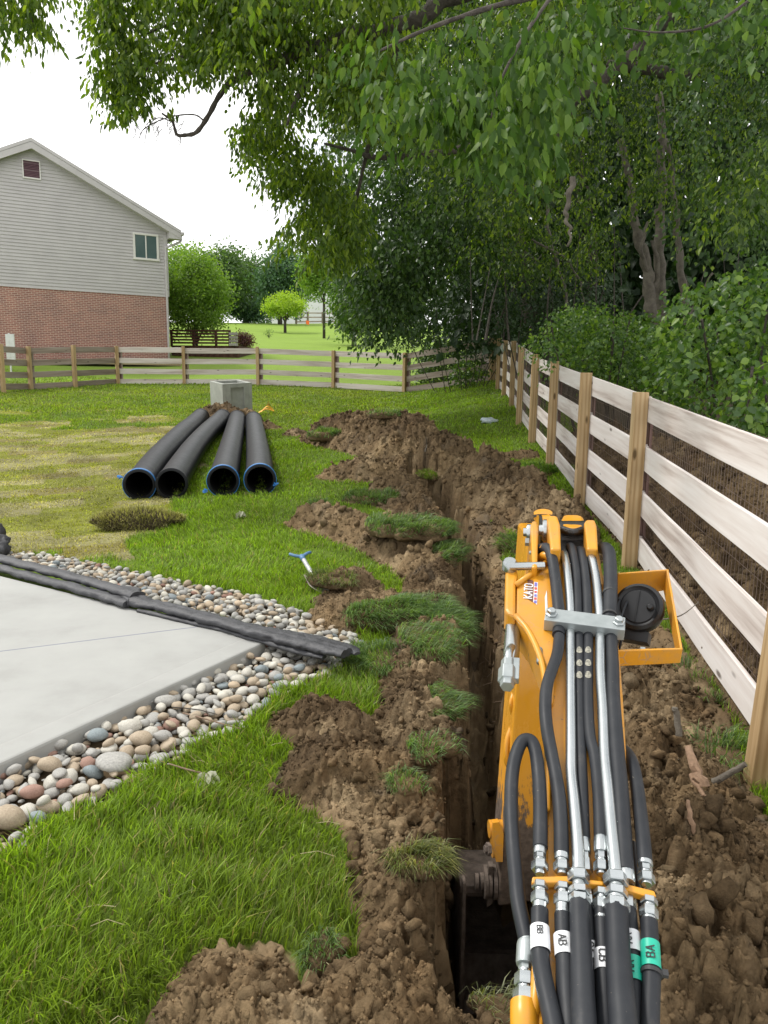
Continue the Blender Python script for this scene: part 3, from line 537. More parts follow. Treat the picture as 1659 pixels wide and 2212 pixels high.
# black bag at the left frame edge
V, Fc = lump(I4, .5, 2.0, 31, (.16, .13, .12)); n_ = np.abs(fbm(V * 16, 4, 5)); V = V * (1 - .5 * n_)[:, None]; p = Hh(-12, 1180, .06)
tag(np_obj('plastic_bag', V + p, Fc, M['fabric'], smooth=True), 'crumpled black plastic bag at the left end of the fabric roll', 'bag')
V, Fc = lump(I3, .5, 2.0, 33, (.05, .05, .09)); tag(np_obj('plastic_bag', V + Hh(-2, 1150, .1), Fc, M['fabric'], smooth=True), 'gathered black neck of sheeting standing above the crumpled black bag', 'bag')
# river stones
ST = [lump(I3, .28, .9, 300 + i, s) for i, s in enumerate([(1, .78, .5), (1, .7, .45), (1, .85, .62), (1, .62, .5), (1, .9, .4), (1, .75, .7), (1, .55, .36), (1, .82, .55), (1, .68, .6), (1, .95, .6)])]
STM = [(V / np.abs(V[:, 0]).max(), Fc) for V, Fc in ST]
CLASS = [('r_grey', 'grey'), ('r_tan', 'tan'), ('r_pale', 'pale cream'), ('r_red', 'reddish brown'), ('r_blue', 'blue-grey')]
meshes = {}
for ci, (mn_, _) in enumerate(CLASS + [('r_yel', '')]):
    for si, (V, Fc) in enumerate(STM):
        o = np_obj('river_stone', V, Fc, M[mn_], smooth=True); meshes[mn_, si] = o.data; bpy.data.objects.remove(o)
RAW = []
def pack(poly, n, rmin, rmax, gap, seed, placed):
    P = np.array(poly); lo, hi = P.min(0), P.max(0); r_ = np.random.default_rng(seed); tries = 0; out = []
    cand = r_.uniform(lo, hi, (n * 60, 2)); cand = cand[inpoly(cand[:, 0], cand[:, 1], poly)]
    rr = rmin + (rmax - rmin) * r_.random(len(cand)) ** 2.2; order = np.argsort(-rr[:len(cand) // 2]); idx = list(order) + list(range(len(cand) // 2, len(cand)))
    cell = {}
    cs = rmax * 2
    for q in placed: cell.setdefault((int(q[0] // cs), int(q[1] // cs)), []).append(q)
    for i in idx:
        x, y = cand[i]; r = rr[i] if i < len(cand) // 2 else rmin * r_.uniform(.8, 1.3); cx0, cy0 = int(x // cs), int(y // cs); ok = True
        for a in (-1, 0, 1):
            for b in (-1, 0, 1):
                for q in cell.get((cx0 + a, cy0 + b), []):
                    if (q[0] - x) ** 2 + (q[1] - y) ** 2 < (gap * (q[2] + r)) ** 2: ok = False; break
                if not ok: break
            if not ok: break
        if ok:
            q = (x, y, r); cell.setdefault((cx0, cy0), []).append(q); out.append(q)
            if len(out) >= n: break
    return out
special = []
def special_stone(px, py, r, mn_, si, rz, label, tilt=(0.1, 0.1), h=None):
    p = G(px, py, 0.0); o = bpy.data.objects.new('river_stone', meshes[mn_, si]); COL.objects.link(o); o.location = (p[0], p[1], p[2] + (r * .35 if h is None else h)); o.rotation_euler = (tilt[0], tilt[1], rz); r *= .86; o.scale = (r, r, r)
    tag(o, label, 'stone', 'river stones around the patio'); special.append((p[0], p[1], r * .85))
special_stone(15, 1780, .075, 'r_tan', 2, .4, 'big round brown stone at the left picture edge, beside the near grass')
special_stone(250, 1662, .085, 'r_grey', 4, .3, 'big flat pale grey stone nearest the grass in the left of the stone bed')
special_stone(212, 1596, .055, 'r_blue', 7, .9, 'slate-blue rounded stone a hand above the brown stones near the slab edge')
special_stone(281, 1578, .062, 'r_pale', 0, .5, 'big pale oval stone in the middle of the near stone bed')
special_stone(357, 1523, .062, 'r_grey', 1, .3, 'long grey oval stone lying against the patio edge')
special_stone(336, 1505, .07, 'r_red', 3, .6, 'long reddish brown stone touching the patio edge')
special_stone(611, 1412, .05, 'r_grey', 2, 1.2, 'big round speckled grey stone below the fabric roll near the patio corner')
special_stone(713, 1392, .022, 'r_yel', 5, 0, 'small yellowish stone standing against the black fabric roll', h=.03)
special_stone(515, 1473, .045, 'r_pale', 7, .2, 'smooth cream oval stone in the far half of the near bed')
special_stone(547, 1478, .045, 'r_tan', 2, 1.8, 'smooth sand-coloured round stone right of the cream oval stone')
special_stone(429, 1541, .045, 'r_pale', 0, .1, 'buff flat oval stone right of the long grey one')
special_stone(305, 1605, .06, 'r_tan', 9, .1, 'knobbly tan stone below the big pale oval stone')
special_stone(108, 1660, .055, 'r_tan', 2, .3, 'round tan stone with rusty cap in the left part of the bed')
special_stone(70, 1720, .05, 'r_red', 8, .7, 'pinkish tilted stone near the left picture edge')
special_stone(480, 1356, .05, 'r_pale', 4, .2, 'flat white stone half under the fabric roll, rear bed') if False else None
F1 = pack(BEDFW, 620, .013, .043, .80, 5, special)
L1 = [(x, y, r, 0) for x, y, r in F1]
top = pack(BEDFW, 130, .018, .034, 1.15, 6, []); L1 += [(x, y, r, 1) for x, y, r in top]
F2 = pack(BEDRW, 1500, .016, .042, .80, 9, []); L2 = [(x, y, r, 0) for x, y, r in F2]; top = pack(BEDRW, 260, .018, .034, 1.2, 10, []); L2 += [(x, y, r, 1) for x, y, r in top]
allst = [(q, 'near') for q in L1] + [(q, 'rear') for q in L2]
vis = []
for q, bed in allst:
    px, py = proj([q[0], q[1], 0]); on = -20 < px < 1680 and py < 2250; vis.append((-(q[2] / math.hypot(q[0], q[1])) if on else 1.0, q, bed))
vis.sort(key=lambda t_: t_[0])
SH = ['egg-shaped', 'long', 'rounded', 'slim', 'flat round', 'plump', 'thin flat', 'oval', 'narrow plump', 'broad']
def stone_label(c, si, x, y, r, bed):
    px, py = proj([x, y, 0]); sz = 'big ' if r > .033 else ('' if r > .02 else 'little ')
    if bed != 'near': return f'{sz}{SH[si]} {CLASS[c][1]} stone in the strip behind the fabric roll, {"left" if px < 300 else "middle" if px < 520 else "right"} part'
    A_, B_ = SLAB[0][:2], SLAB[1][:2]; e = (B_ - A_) / np.linalg.norm(B_ - A_); d = abs((x - A_[0]) * e[1] - (y - A_[1]) * e[0])
    ac = 'against the patio edge' if d < .10 else 'at the grass edge' if d > .30 else 'in mid bed'
    al = 'left end' if px < 140 else 'left third' if px < 300 else 'middle' if px < 450 else 'far half' if px < 590 else 'far tip'
    return f'{sz}{SH[si]} {CLASS[c][1]} stone {ac}, {al} of the near bed'
wts = [.38, .28, .27, .03, .04]; rest = {k: [] for k in range(5)}
for k, (_, q, bed) in enumerate(vis):
    x, y, r, lay = q; c = int(rng.choice(5, p=wts)); si = int(rng.integers(10)); rz = rng.uniform(0, 6.3); tx, ty = rng.normal(0, .22, 2); z = gz(x, y) - .028 + r * .42 + lay * .028
    if k < 286:
        o = bpy.data.objects.new('river_stone', meshes[CLASS[c][0], si]); COL.objects.link(o); o.location = (x, y, z); o.rotation_euler = (tx, ty, rz); o.scale = (r,) * 3
        tag(o, stone_label(c, si, x, y, r, bed), 'stone', 'river stones around the patio')
    else: rest[c].append((x, y, z, r, si, tx, ty, rz))
SCOL = [(.31, .305, .285), (.35, .28, .20), (.45, .43, .37), (.29, .17, .13), (.21, .24, .25)]
V = []; Fc = []; C = []; n = 0; SM2 = [(lump(I2, .28, .9, 300 + i, s)) for i, s in enumerate([(1, .78, .5), (1, .7, .45), (1, .85, .62), (1, .62, .5), (1, .9, .4), (1, .75, .7), (1, .55, .36), (1, .82, .55), (1, .68, .6), (1, .95, .6)])]
for c, L in rest.items():
    for x, y, z, r, si, tx, ty, rz in L:
        Rm = np.array(Matrix.Rotation(rz, 3, 'Z') @ Matrix.Rotation(ty, 3, 'Y') @ Matrix.Rotation(tx, 3, 'X')); v, f = SM2[si]; v = v / np.abs(v[:, 0]).max()
        V.append((v * r) @ Rm.T + [x, y, z]); Fc.append(f + n); n += len(v); C.append(np.repeat([np.array(SCOL[c]) * rng.uniform(.75, 1.3)], len(v), 0))
M['stone_mix'] = vcol_mat('stone_mix', .75, 30, .2, .003, .25, .3)
tag(np_obj('river_stones', np.concatenate(V), np.concatenate(Fc), M['stone_mix'], col=np.concatenate(C), smooth=True), 'the many smaller mixed river stones filling the beds around the patio', 'stones', kind='stuff')
# ------------------------------------------------------------------ fences
def board(name, p0, p1, hgt, thk, m_, parent, off=0.0, bev=.004, warp=0.0):
    """board whose top edge runs p0 -> p1; its own local X is its length"""
    p0, p1 = np.array(p0, float), np.array(p1, float); L = np.linalg.norm(p1 - p0); x = (p1 - p0) / L; y = np.cross([0, 0, 1], x); y /= np.linalg.norm(y); z = np.cross(x, y)
    ns = max(1, int(L / .25)); mb = MB(); V = []; Fc = []
    for i in range(ns + 1):
        s = -L / 2 + L * i / ns; w = warp * math.sin(i * 1.3 + L * 7) * .5
        for a, b in ((-.5, 0), (.5, 0), (.5, -1), (-.5, -1)): V.append((s, a * thk + w, b * hgt + hgt / 2 + w * .4))
    for i in range(ns):
        for k in range(4): Fc.append([i * 4 + k, i * 4 + (k + 1) % 4, i * 4 + 4 + (k + 1) % 4, i * 4 + 4 + k])
    Fc += [[0, 1, 2, 3], [ns * 4 + 3, ns * 4 + 2, ns * 4 + 1, ns * 4]]
    mb.add(V, Fc); o = mb.build(name, m_, None, bevel=bev); c = (p0 + p1) / 2 + y * off - z * hgt / 2
    o.matrix_basis = Matrix(((x[0], y[0], z[0], c[0]), (x[1], y[1], z[1], c[1]), (x[2], y[2], z[2], c[2]), (0, 0, 0, 1))); child(o, parent); return o
def post(name, x, y, zb, zt, w, m_, parent, rot=0.0, lean=0.0, leanx=0.0):
    H_ = zt - zb; mb = MB(); mb.box((0, 0, 0), (H_, w, w)); o = mb.build(name, m_, None, bevel=.006)
    o.matrix_basis = Matrix.Translation((x + leanx * (zt - zb) / 2, y, (zb + zt) / 2)) @ Matrix.Rotation(leanx, 4, 'Y') @ Matrix.Rotation(rot, 4, 'Z') @ Matrix.Rotation(lean, 4, 'Y') @ Matrix.Rotation(-math.pi / 2, 4, 'Y'); child(o, parent); return o
def build_fence(name, label, P, hts, w, side, m_post, rail_mats, rails=(0.03, .395, .76, 1.115), rh=.185, mesh=True, batten=True, group=None, wires=(.05, .1), zoff=None, pz=.03, wirer=.0013, lean0=False):
    """P: ground points of the posts; side=+1: boards on the left of the walking direction"""
    root = empty(name, tuple(P[0]), label, 'fence', group); n = len(P)
    P = [np.array(p, float) for p in P]
    for i, p in enumerate(P):
        a = P[max(i - 1, 0)]; b = P[min(i + 1, n - 1)]; rot = math.atan2(b[1] - a[1], b[0] - a[0])
        post('post', p[0], p[1], p[2] - .15, p[2] + hts[i] + pz * rng.uniform(-.3, 1), w, m_post, root, rot + rng.normal(0, .03), rng.normal(0, .006), .045 if (lean0 and i < 2) else 0)
    for i in range(n - 1):
        a, b = P[i].copy(), P[i + 1].copy(); a[2] += hts[i]; b[2] += hts[i + 1]; d = (b - a); L = np.linalg.norm(d[:2]); dx = d / L; nrm = np.array([-dx[1], dx[0], 0]) * side; off = w / 2 + .014
        rm = rail_mats[i]
        for q in rails: board('rail', a + nrm * off + [0, 0, -q + rng.normal(0, .006)] - dx * (0 if i else .05), b + nrm * off + [0, 0, -q + rng.normal(0, .006)] - dx * .008, rh, .025, rm, root, warp=.006)
        if batten:
            for e, s in ((a, .5),) if i else ((a, .5),):
                c = e + nrm * (off + .035) + dx * (w * .55); c2 = c + [0, 0, -.03]; bt = board('batten', np.array([c[0], c[1], c2[2] - 1.28]), np.array([c[0], c[1], c2[2]]), .02, .02, M['batten'], root) if False else None
                o = MB(); o.box((0, 0, 0), (1.22, .11, .02)); o = o.build('batten', M['batten'], None); ang = math.atan2(dx[1], dx[0])
                o.matrix_basis = Matrix.Translation((c[0], c[1], e[2] - .04 - .61)) @ Matrix.Rotation(ang, 4, 'Z') @ Matrix.Rotation(math.pi / 2, 4, 'X') @ Matrix.Rotation(math.pi / 2, 4, 'Z'); child(o, root)
                o2 = MB(); o2.box((0, 0, 0), (1.2, .05, .03)); o2 = o2.build('batten', M['rail_grey'], None); c = c + dx * .085
                o2.matrix_basis = Matrix.Translation((c[0], c[1], e[2] - .05 - .61)) @ Matrix.Rotation(ang, 4, 'Z') @ Matrix.Rotation(math.pi / 2, 4, 'X') @ Matrix.Rotation(math.pi / 2, 4, 'Z'); child(o2, root)
        if mesh:
            mb = MB(); ofs = nrm * (off + .02); r = wirer; nv = int(L / wires[0]); nh = int(1.2 / wires[1])
            for k in range(1, nv):
                s = k / nv; q = a + d * s + ofs; jit = nrm * .004 * math.sin(k * .7); mb.tube([q + jit + [0, 0, -.03], q + jit + [0, 0, -1.26]], r, 3, False)
            for k in range(nh + 1):
                z0 = -.04 - k * wires[1]; mb.tube([a + d * s + ofs + np.array([0, 0, z0 + .006 * math.sin(s * 9 + k)]) for s in np.linspace(0, 1, 7)], r * 1.15, 3, False)
            mb.build('wire_mesh', M['wire'], root)
    return root
RF = [(1.22, .75, -.30), (1.56, 2.95, -.17), (1.95, 5.95, .03), (2.0, 7.8, .21), (2.19, 10.16, .365), (2.31, 12.12, .525), (2.41, 13.98, .73), (2.7, 16.65, .957), (2.95, 19.42, 1.147), (3.02, 21.07, 1.28)]
KP = (3.36, 24.3, 1.56)
build_fence('board_fence', 'near board fence on the right with whitewashed boards, pale square posts and wire mesh', RF + [KP], [1.40, 1.40, 1.36, 1.35, 1.36, 1.35, 1.36, 1.36, 1.36, 1.35, 1.28], .102, -1, M['post'], [M['rail']] * 10, wires=(.052, .105), lean0=True, wirer=.0016)
FFx = [(8, 846, 22.9), (67, 842, 24.4), (163, 838, 25.3), (255, 830, 27.2), (398, 832, 27.6), (557, 832, 28), (720, 838, 27.7), (873, 848, 26)]
FF = [D(*p) for p in FFx] ; FFt = [D(8, 745, 22.9)[2], D(67, 750, 24.4)[2], D(163, 748, 25.3)[2], D(255, 748, 27.2)[2], D(398, 750, 27.6)[2], D(557, 751, 28)[2], D(720, 757, 27.7)[2], D(873, 762, 26)[2]]
rm = [M['rail_grey'], M['rail_grey'], M['rail_grey'], M['rail_far'], M['rail_far'], M['rail_far'], M['rail_far'], M['rail_grey']]
W0 = np.array([-13.4, 21.2, .9])
build_fence('board_fence', 'far board fence crossing the back of the lawn in front of the brick house', [W0] + FF + [np.array(KP) + [-.09, .05, 0]], [1.36] + [FFt[i] - FF[i][2] for i in range(8)] + [1.28], .11, 1, M['post'], [M['rail_grey']] + rm, wires=(.055, .11), wirer=.0011, rails=(.03, .41, .78, 1.14))
FH = [D(x, y, z) for x, y, z in [(640, 700, 96), (665, 703, 100), (697, 705, 104), (737, 706, 108), (775, 709, 108), (815, 711, 108), (860, 714, 108), (900, 717, 106)]]
for p in FH: p[2] = gz(p[0], p[1])
build_fence('rail_fence', 'small weathered grey rail fence on the hilltop lawn before the pale house', FH, [1.5] * 8, .22, 1, M['rail_grey'], [M['rail_grey']] * 7, rails=(.05, .6, 1.15), rh=.16, mesh=False, batten=False)
# ------------------------------------------------------------------ brick and siding house (left), pale house (far), deck
H0 = D(0, 775, 31.5); H1 = D(368, 776, 35.0); zb = 2.0; hd = (H1 - H0)[:2]; hd /= np.linalg.norm(hd); hn = np.array([hd[1], -hd[0]])      # hn faces the camera
def onwall(px, py, out=0.0):
    r = ray(px, py); P0 = H1[:2] + hn * out; t = (P0 @ hn) / (r[:2] @ hn); return O + r * t
def wl(p): return float((p[:2] - H1[:2]) @ hd)                     # coordinate along the wall, 0 at the right corner, negative to the left
zbr = onwall(362, 642)[2]; pk = onwall(65, 320); ev = onwall(362, 500); xpk = wl(pk); zpk = pk[2]; zev = ev[2]; DEP = 11.0; xl = 2 * xpk; slope = (zpk - zev) / (-xpk)
house = empty('house', (H1[0], H1[1], zb), 'two-storey house with grey siding above red brick, gable end facing the lawn', 'house')
def hw(x, out, z): return np.array([H1[0] + hd[0] * x + hn[0] * out, H1[1] + hd[1] * x + hn[1] * out, z])
def hobj(name, mb, m_, parent, **k):          # geometry in wall coordinates: X along wall, Y outwards (towards the camera), Z up
    o = mb.build(name, m_, None, **k); o.matrix_basis = Matrix(((hd[0], hn[0], 0, H1[0]), (hd[1], hn[1], 0, H1[1]), (0, 0, 1, 0), (0, 0, 0, 1))); child(o, parent); return o
mb = MB(); mb.prism([(xl, -DEP, zb - .5), (0, -DEP, zb - .5), (0, -DEP, zbr), (xl, -DEP, zbr)], (0, DEP, 0))
o = mb.build('brick_wall', M['brick'], None)
# brick texture runs in X/Y of object space, so the wall is stored lying down and stood up by its matrix
me = o.data
for v in me.vertices: v.co = Vector((v.co.x, v.co.z, -v.co.y))
o.matrix_basis = Matrix(((hd[0], 0, -hn[0], H1[0]), (hd[1], 0, -hn[1], H1[1]), (0, 1, 0, 0), (0, 0, 0, 1))); me.update(); child(o, house)
# lap siding: real sloping courses on the gable wall
mb = MB(); z = zbr; cs = .135; k = 0
while z < zpk:
    z2 = min(z + cs, zpk); xr = min(0, xpk + (zpk - z) / slope); xr2 = min(0, xpk + (zpk - z2) / slope); xL = max(xl, xpk - (zpk - z) / slope); xL2 = max(xl, xpk - (zpk - z2) / slope)
    if z > zev: pass
    mb.add([(xL, .036, z), (xr, .036, z), (xr2, .008, z2), (xL2, .008, z2), (xL, .0, z), (xr, .0, z)], [[0, 1, 2, 3], [1, 0, 4, 5]]); z = z2
mb.add([(xl, .004, zbr), (0, .004, zbr), (0, .004, zev), (xpk, .004, zpk), (xl, .004, zev)], [[0, 1, 2, 3, 4]])
mb.prism([(xl, 0, zbr), (0, 0, zbr), (0, 0, zev), (xpk, 0, zpk), (xl, 0, zev)], (0, -DEP, 0))
hobj('siding_wall', mb, M['siding'], house)
rf = MB(); ov = .55; zo = zev - ov * slope; T = .14
rf.prism([(ov, .38, zo + .16), (xpk, .38, zpk + .16), (xpk, .38, zpk + .16 + T), (ov, .38, zo + .16 + T)], (0, -DEP - .7, 0)); rf.prism([(xl - ov, .38, zo + .16), (xpk, .38, zpk + .16), (xpk, .38, zpk + .16 + T), (xl - ov, .38, zo + .16 + T)][::-1], (0, -DEP - .7, 0))
roof = hobj('roof', rf, M['shingle'], house)
fb = MB()
for s in (1, -1):
    xa = ov if s > 0 else xl - ov
    fb.prism([(xa, .385, zo + .16), (xpk, .385, zpk + .16), (xpk, .385, zpk - .10), (xa, .385, zo - .06)], (0, .03, 0)); fb.prism([(xa, .385, zo - .02), (xpk, .385, zpk - .02), (xpk, .385, zpk - .06), (xa, .385, zo - .06)], (0, -.37, 0))
    fb.prism([(xa, .40, zo + .30), (xpk, .40, zpk + .30), (xpk, .40, zpk + .17), (xa, .40, zo + .17)], (0, .03, 0))
fb.prism([(0.02, .02, zev - .02), (0.02, .02, zo - .08), (ov, .02, zo - .08), (ov, .02, zo + .12)], (0, .38, 0))
hobj('fascia', fb, M['trim'], house)
mb = MB(); mb.box((ov + .06, -DEP / 2 + .2, zo + .16), (.13, DEP + .6, .13)); hobj('gutter', mb, M['trim'], house, bevel=.02)
mb = MB(); mb.tube(spline([(ov + .06, .15, zo + .1), (ov + .03, .15, zo - .12), (.3, .13, zo - .28), (-.02, .1, zo - .45), (-.08, .085, zo - .8), (-.08, .085, zb + .1)], 5), .05, 8); hobj('downspout', mb, M['trim'], house, smooth=True)
mb = MB(); mb.box((-.075, .03, (zbr + zo) / 2), (.15, .05, zo - zbr + .02)); mb.box((.02, -.04, (zbr + zo) / 2 + .02), (.03, .16, zo - zbr)); hobj('corner_trim', mb, M['trim'], house)
a, b = onwall(286, 507), onwall(343, 563); wx0, wx1, wz0, wz1 = wl(a), wl(b), b[2] - .04, a[2] + .1
w = MB()
for c, s in ((((wx0 + wx1) / 2, .05, wz1 - .04), (wx1 - wx0, .06, .09)), (((wx0 + wx1) / 2, .055, wz0 + .04), (wx1 - wx0 + .04, .08, .09)), ((wx0 + .045, .05, (wz0 + wz1) / 2), (.09, .06, wz1 - wz0 - .16)), ((wx1 - .045, .05, (wz0 + wz1) / 2), (.09, .06, wz1 - wz0 - .16)), (((wx0 + wx1) / 2, .045, (wz0 + wz1) / 2), (.05, .05, wz1 - wz0 - .16))): w.box(c, s)
win = hobj('window', w, M['white_trim'], house, bevel=.008)
for s in (0, 1):
    g = MB(); cx0 = (wx0 + wx1) / 2; g.box(((cx0 + (wx0 if s == 0 else wx1)) / 2 + (.02 if s == 0 else -.02), .034, (wz0 + wz1) / 2), ((wx1 - wx0) / 2 - .08, .012, wz1 - wz0 - .14)); p_ = g.build('pane', M['glass'], None); p_.matrix_world = win.matrix_basis.copy(); p_.parent = win; p_.matrix_basis = Matrix.Identity(4)
a, b = onwall(49, 345), onwall(86, 388); vx0, vx1, vz0, vz1 = wl(a), wl(b), b[2], a[2]
v = MB(); v.box(((vx0 + vx1) / 2, .045, vz1), (vx1 - vx0 + .08, .05, .04)); v.box(((vx0 + vx1) / 2, .05, vz0), (vx1 - vx0 + .08, .06, .05)); v.box((vx0 - .02, .045, (vz0 + vz1) / 2), (.04, .05, vz1 - vz0 - .05)); v.box((vx1 + .02, .045, (vz0 + vz1) / 2), (.04, .05, vz1 - vz0 - .05))
vent = hobj('gable_vent', v, M['white_trim'], house)
v = MB(); v.box(((vx0 + vx1) / 2, .028, (vz0 + vz1) / 2), (vx1 - vx0, .004, vz1 - vz0)); p_ = v.build('backing', M['dark_gap']); p_.parent = vent
v = MB(); nl = 12
for k in range(nl):
    z = vz0 + (k + .6) * (vz1 - vz0) / nl; v.add([(vx0 + .005, .06, z - .012), (vx1 - .005, .06, z - .012), (vx1 - .005, .035, z + .035), (vx0 + .005, .035, z + .035)], [[0, 1, 2, 3]])
p_ = v.build('louver', M['vent']); p_.parent = vent
# small white unit and dark thing near the left corner of the house foot
mb = MB(); c = D(22, 768, 26.5); c[2] = gz(c[0], c[1]); mb.box(c + [0, 0, .5], (.05, .06, 2.0)) ; mb.box(c + [.03, 0, 1.0], (.30, .05, .95)); o = mb.build('yard_gate', M['plastic_white'], bevel=.01); tag(o, 'white upright yard gate leaf behind the leftmost fence posts', 'gate')
# tan strip of bare mulch along the foot of the house
mb = MB(); mb.box((xl / 2, .9, gz(H1[0] - 3, H1[1] - 2) - .02), (-xl, 1.6, .12)); o = hobj('mulch_strip', mb, M['tan_strip'], None); tag(o, 'tan mulch strip along the foot of the brick wall', 'mulch', kind='structure')
# deck right of the house
DK = empty('deck', tuple(D(440, 775, 38)), 'dark red-brown wooden deck with horizontal slat railing beside the brick house', 'deck')
a, b = D(371, 770, 38.0), D(517, 772, 37.6); zg_ = gz(*D(440, 775, 38)[:2]); top_ = D(440, 716, 38)[2]; fl = D(440, 747, 38)[2]; dd = (b - a); dd[2] = 0; Ld = np.linalg.norm(dd); dx_ = dd / Ld; dn = np.array([dx_[1], -dx_[0], 0]); dn = dn if dn @ -a > 0 else -dn
def dk(x, o_, z): p = a + dx_ * x + dn * o_; return np.array([p[0], p[1], z])
mb = MB(); mb.box(dk(Ld / 2, -1.6, (fl + zg_) / 2 - .1), (Ld, 3.2, fl - zg_ + .2), (dx_, dn, (0, 0, 1))); mb.build('skirt', M['deck'], DK)
for i in range(5):
    z = fl + .12 + (top_ - fl - .12) * i / 4; board('railing_board', dk(0, .03, z + .05), dk(Ld * .87, .03, z + .05), .09, .03, M['deck'], DK)
for x in (0, .33, .66, .86): mb = MB(); mb.box(dk(Ld * x, -.04, (fl + top_) / 2), (.1, .1, top_ - fl + .1), (dx_, dn, (0, 0, 1))); mb.build('post', M['deck'], DK)
for i in range(4): board('step', dk(Ld * .87, .1 + .0, fl + .12 + i * .17), dk(Ld * .985, .1, fl + .12 + i * .17), .13, .16, M['deck_grey'], DK)
# pale house on the hill
HF = empty('house', tuple(D(690, 690, 125)), 'pale bluish white house on the hilltop, mostly hidden behind trees', 'house'); hz = gz(*D(690, 690, 125)[:2])
c = D(700, 690, 125); mb = MB(); mb.prism([(c[0] - 8.5, c[1], hz), (c[0] + 7, c[1], hz), (c[0] + 7, c[1], hz + 5.2), (c[0] - .7, c[1], hz + 9.5), (c[0] - 8.5, c[1], hz + 5.2)], (0, 9, 0)); mb.prism([(c[0] + 7, c[1] + 1.5, hz), (c[0] + 16, c[1] + 1.5, hz), (c[0] + 16, c[1] + 1.5, hz + 5), (c[0] + 7, c[1] + 1.5, hz + 5)], (0, 8, 0)); mb.build('wall', M['far_house'], HF)
mb = MB(); mb.prism([(c[0] - 9.2, c[1] - .4, hz + 5.0), (c[0] - .7, c[1] - .4, hz + 9.6), (c[0] + 7.6, c[1] - .4, hz + 5.0), (c[0] + 7.6, c[1] - .4, hz + 5.3), (c[0] - .7, c[1] - .4, hz + 9.95), (c[0] - 9.2, c[1] - .4, hz + 5.3)], (0, 10, 0)); mb.prism([(c[0] + 6.8, c[1] + 1, hz + 4.9), (c[0] + 6.8, c[1] + 5.5, hz + 7.6), (c[0] + 6.8, c[1] + 10, hz + 4.9)], (9.6, 0, 0)); mb.build('roof', M['shingle'], HF)
for x, z, w_, h_ in ((2.5, 2.0, .9, 1.9), (-4, 2.4, 1.1, 1.5), (10, 2.4, 1.2, 1.4)):
    yy = c[1] - (.05 if x < 7 else -1.45); mb = MB(); mb.box((c[0] + x, yy, hz + z), (w_ + .25, .1, h_ + .25)); wn = mb.build('window', M['white_trim'], HF); mb = MB(); mb.box((c[0] + x, yy - .06, hz + z), (w_, .04, h_)); mb.build('pane', M['glass'], wn)
# ------------------------------------------------------------------ foliage
def leaves(P, A, Nn, L, Wd, detail=0, fold=.25, curl=.15):
    """P base points, A unit axis, Nn unit normal, L length, Wd width -> verts, tris"""
    P = np.asarray(P); n = len(P); L = np.broadcast_to(L, n)[:, None]; Wd = np.broadcast_to(Wd, n)[:, None]
    S = np.cross(A, Nn); S /= np.linalg.norm(S, axis=1)[:, None] + 1e-9; U = np.cross(S, A)
    if detail == 0:
        V = np.stack([P, P + A * L * .45 + S * Wd * .5 + U * fold * Wd * .5, P + A * L - U * curl * L, P + A * L * .45 - S * Wd * .5 + U * fold * Wd * .5], 1)
        T = np.array([[0, 1, 2], [0, 2, 3]])
    else:
        V = np.stack([P, P + A * L * .28 + S * Wd * .46 + U * fold * Wd * .5, P + A * L * .62 + S * Wd * .40 + U * (fold * Wd * .4 - curl * L * .35), P + A * L - U * curl * L, P + A * L * .62 - S * Wd * .40 + U * (fold * Wd * .4 - curl * L * .35), P + A * L * .28 - S * Wd * .46 + U * fold * Wd * .5, P + A * L * .45 - U * curl * L * .12], 1)
        T = np.array([[0, 1, 6], [1, 2, 6], [2, 3, 6], [3, 4, 6], [4, 5, 6], [5, 0, 6]])
    k = V.shape[1]; return V.reshape(-1, 3), (T[None] + (np.arange(n) * k)[:, None, None]).reshape(-1, 3)
def unit(v): return v / (np.linalg.norm(v, axis=-1, keepdims=True) + 1e-9)
def region_pts(poly, z0, z1, n, hole=.0, ns=1.2, seed=1, zmin=.15):
    P = np.array(poly, float); lo, hi = P.min(0), P.max(0); out = []
    while sum(map(len, out)) < n:
        c = rng.uniform(lo, hi, (n * 2, 2)); c = c[inpoly(c[:, 0], c[:, 1], poly)]; z = rng.uniform(z0, z1, len(c)); q = np.array([D(a, b, d) for (a, b), d in zip(c, z)])
        if len(q) == 0: continue
        q = q[q[:, 2] > base(q[:, 0], q[:, 1]) + zmin]
        if hole: q = q[fbm(q * ns, 2, seed) > hole - .5 * (rng.random(len(q)))]
        out.append(q)
        if len(out) > 40: break
    return np.concatenate(out)[:n]
def sprays(C, k, tw, L, Wd, droop=1.0, detail=0, flat=.35, seed=0):
    n = len(C); a = rng.uniform(0, 2 * math.pi, n); d = unit(np.stack([np.cos(a), np.sin(a), rng.uniform(-.7, .15, n)], -1))
    t = np.linspace(.1, 1, k)[None, :, None]; P = C[:, None] + d[:, None] * t * tw - np.array([0, 0, 1.0]) * (t ** 2) * tw * .35 * droop + rng.normal(0, tw * .12, (n, k, 3))
    side = unit(np.cross(d, [0, 0, 1.0])); sg = np.where(np.arange(k) % 2 == 0, 1, -1)[None, :, None]
    A = unit(.5 * d[:, None] + side[:, None] * sg * .6 - np.array([0, 0, 1.0]) * droop + rng.normal(0, .35, (n, k, 3))); Nn = unit(np.array([0, 0, flat]) + rng.normal(0, .6, (n, k, 3)) + d[:, None] * .5)
    m = n * k; return leaves(P.reshape(m, 3), A.reshape(m, 3), Nn.reshape(m, 3), L * np.repeat(rng.uniform(.65, 1.1, n), k) * rng.uniform(.55, 1.15, m), Wd * rng.uniform(.7, 1.15, m), detail)
def join(parts):
    V = []; Fc = []; n = 0
    for v, f in parts: V.append(v); Fc.append(f + n); n += len(v)
    return np.concatenate(V), np.concatenate(Fc)
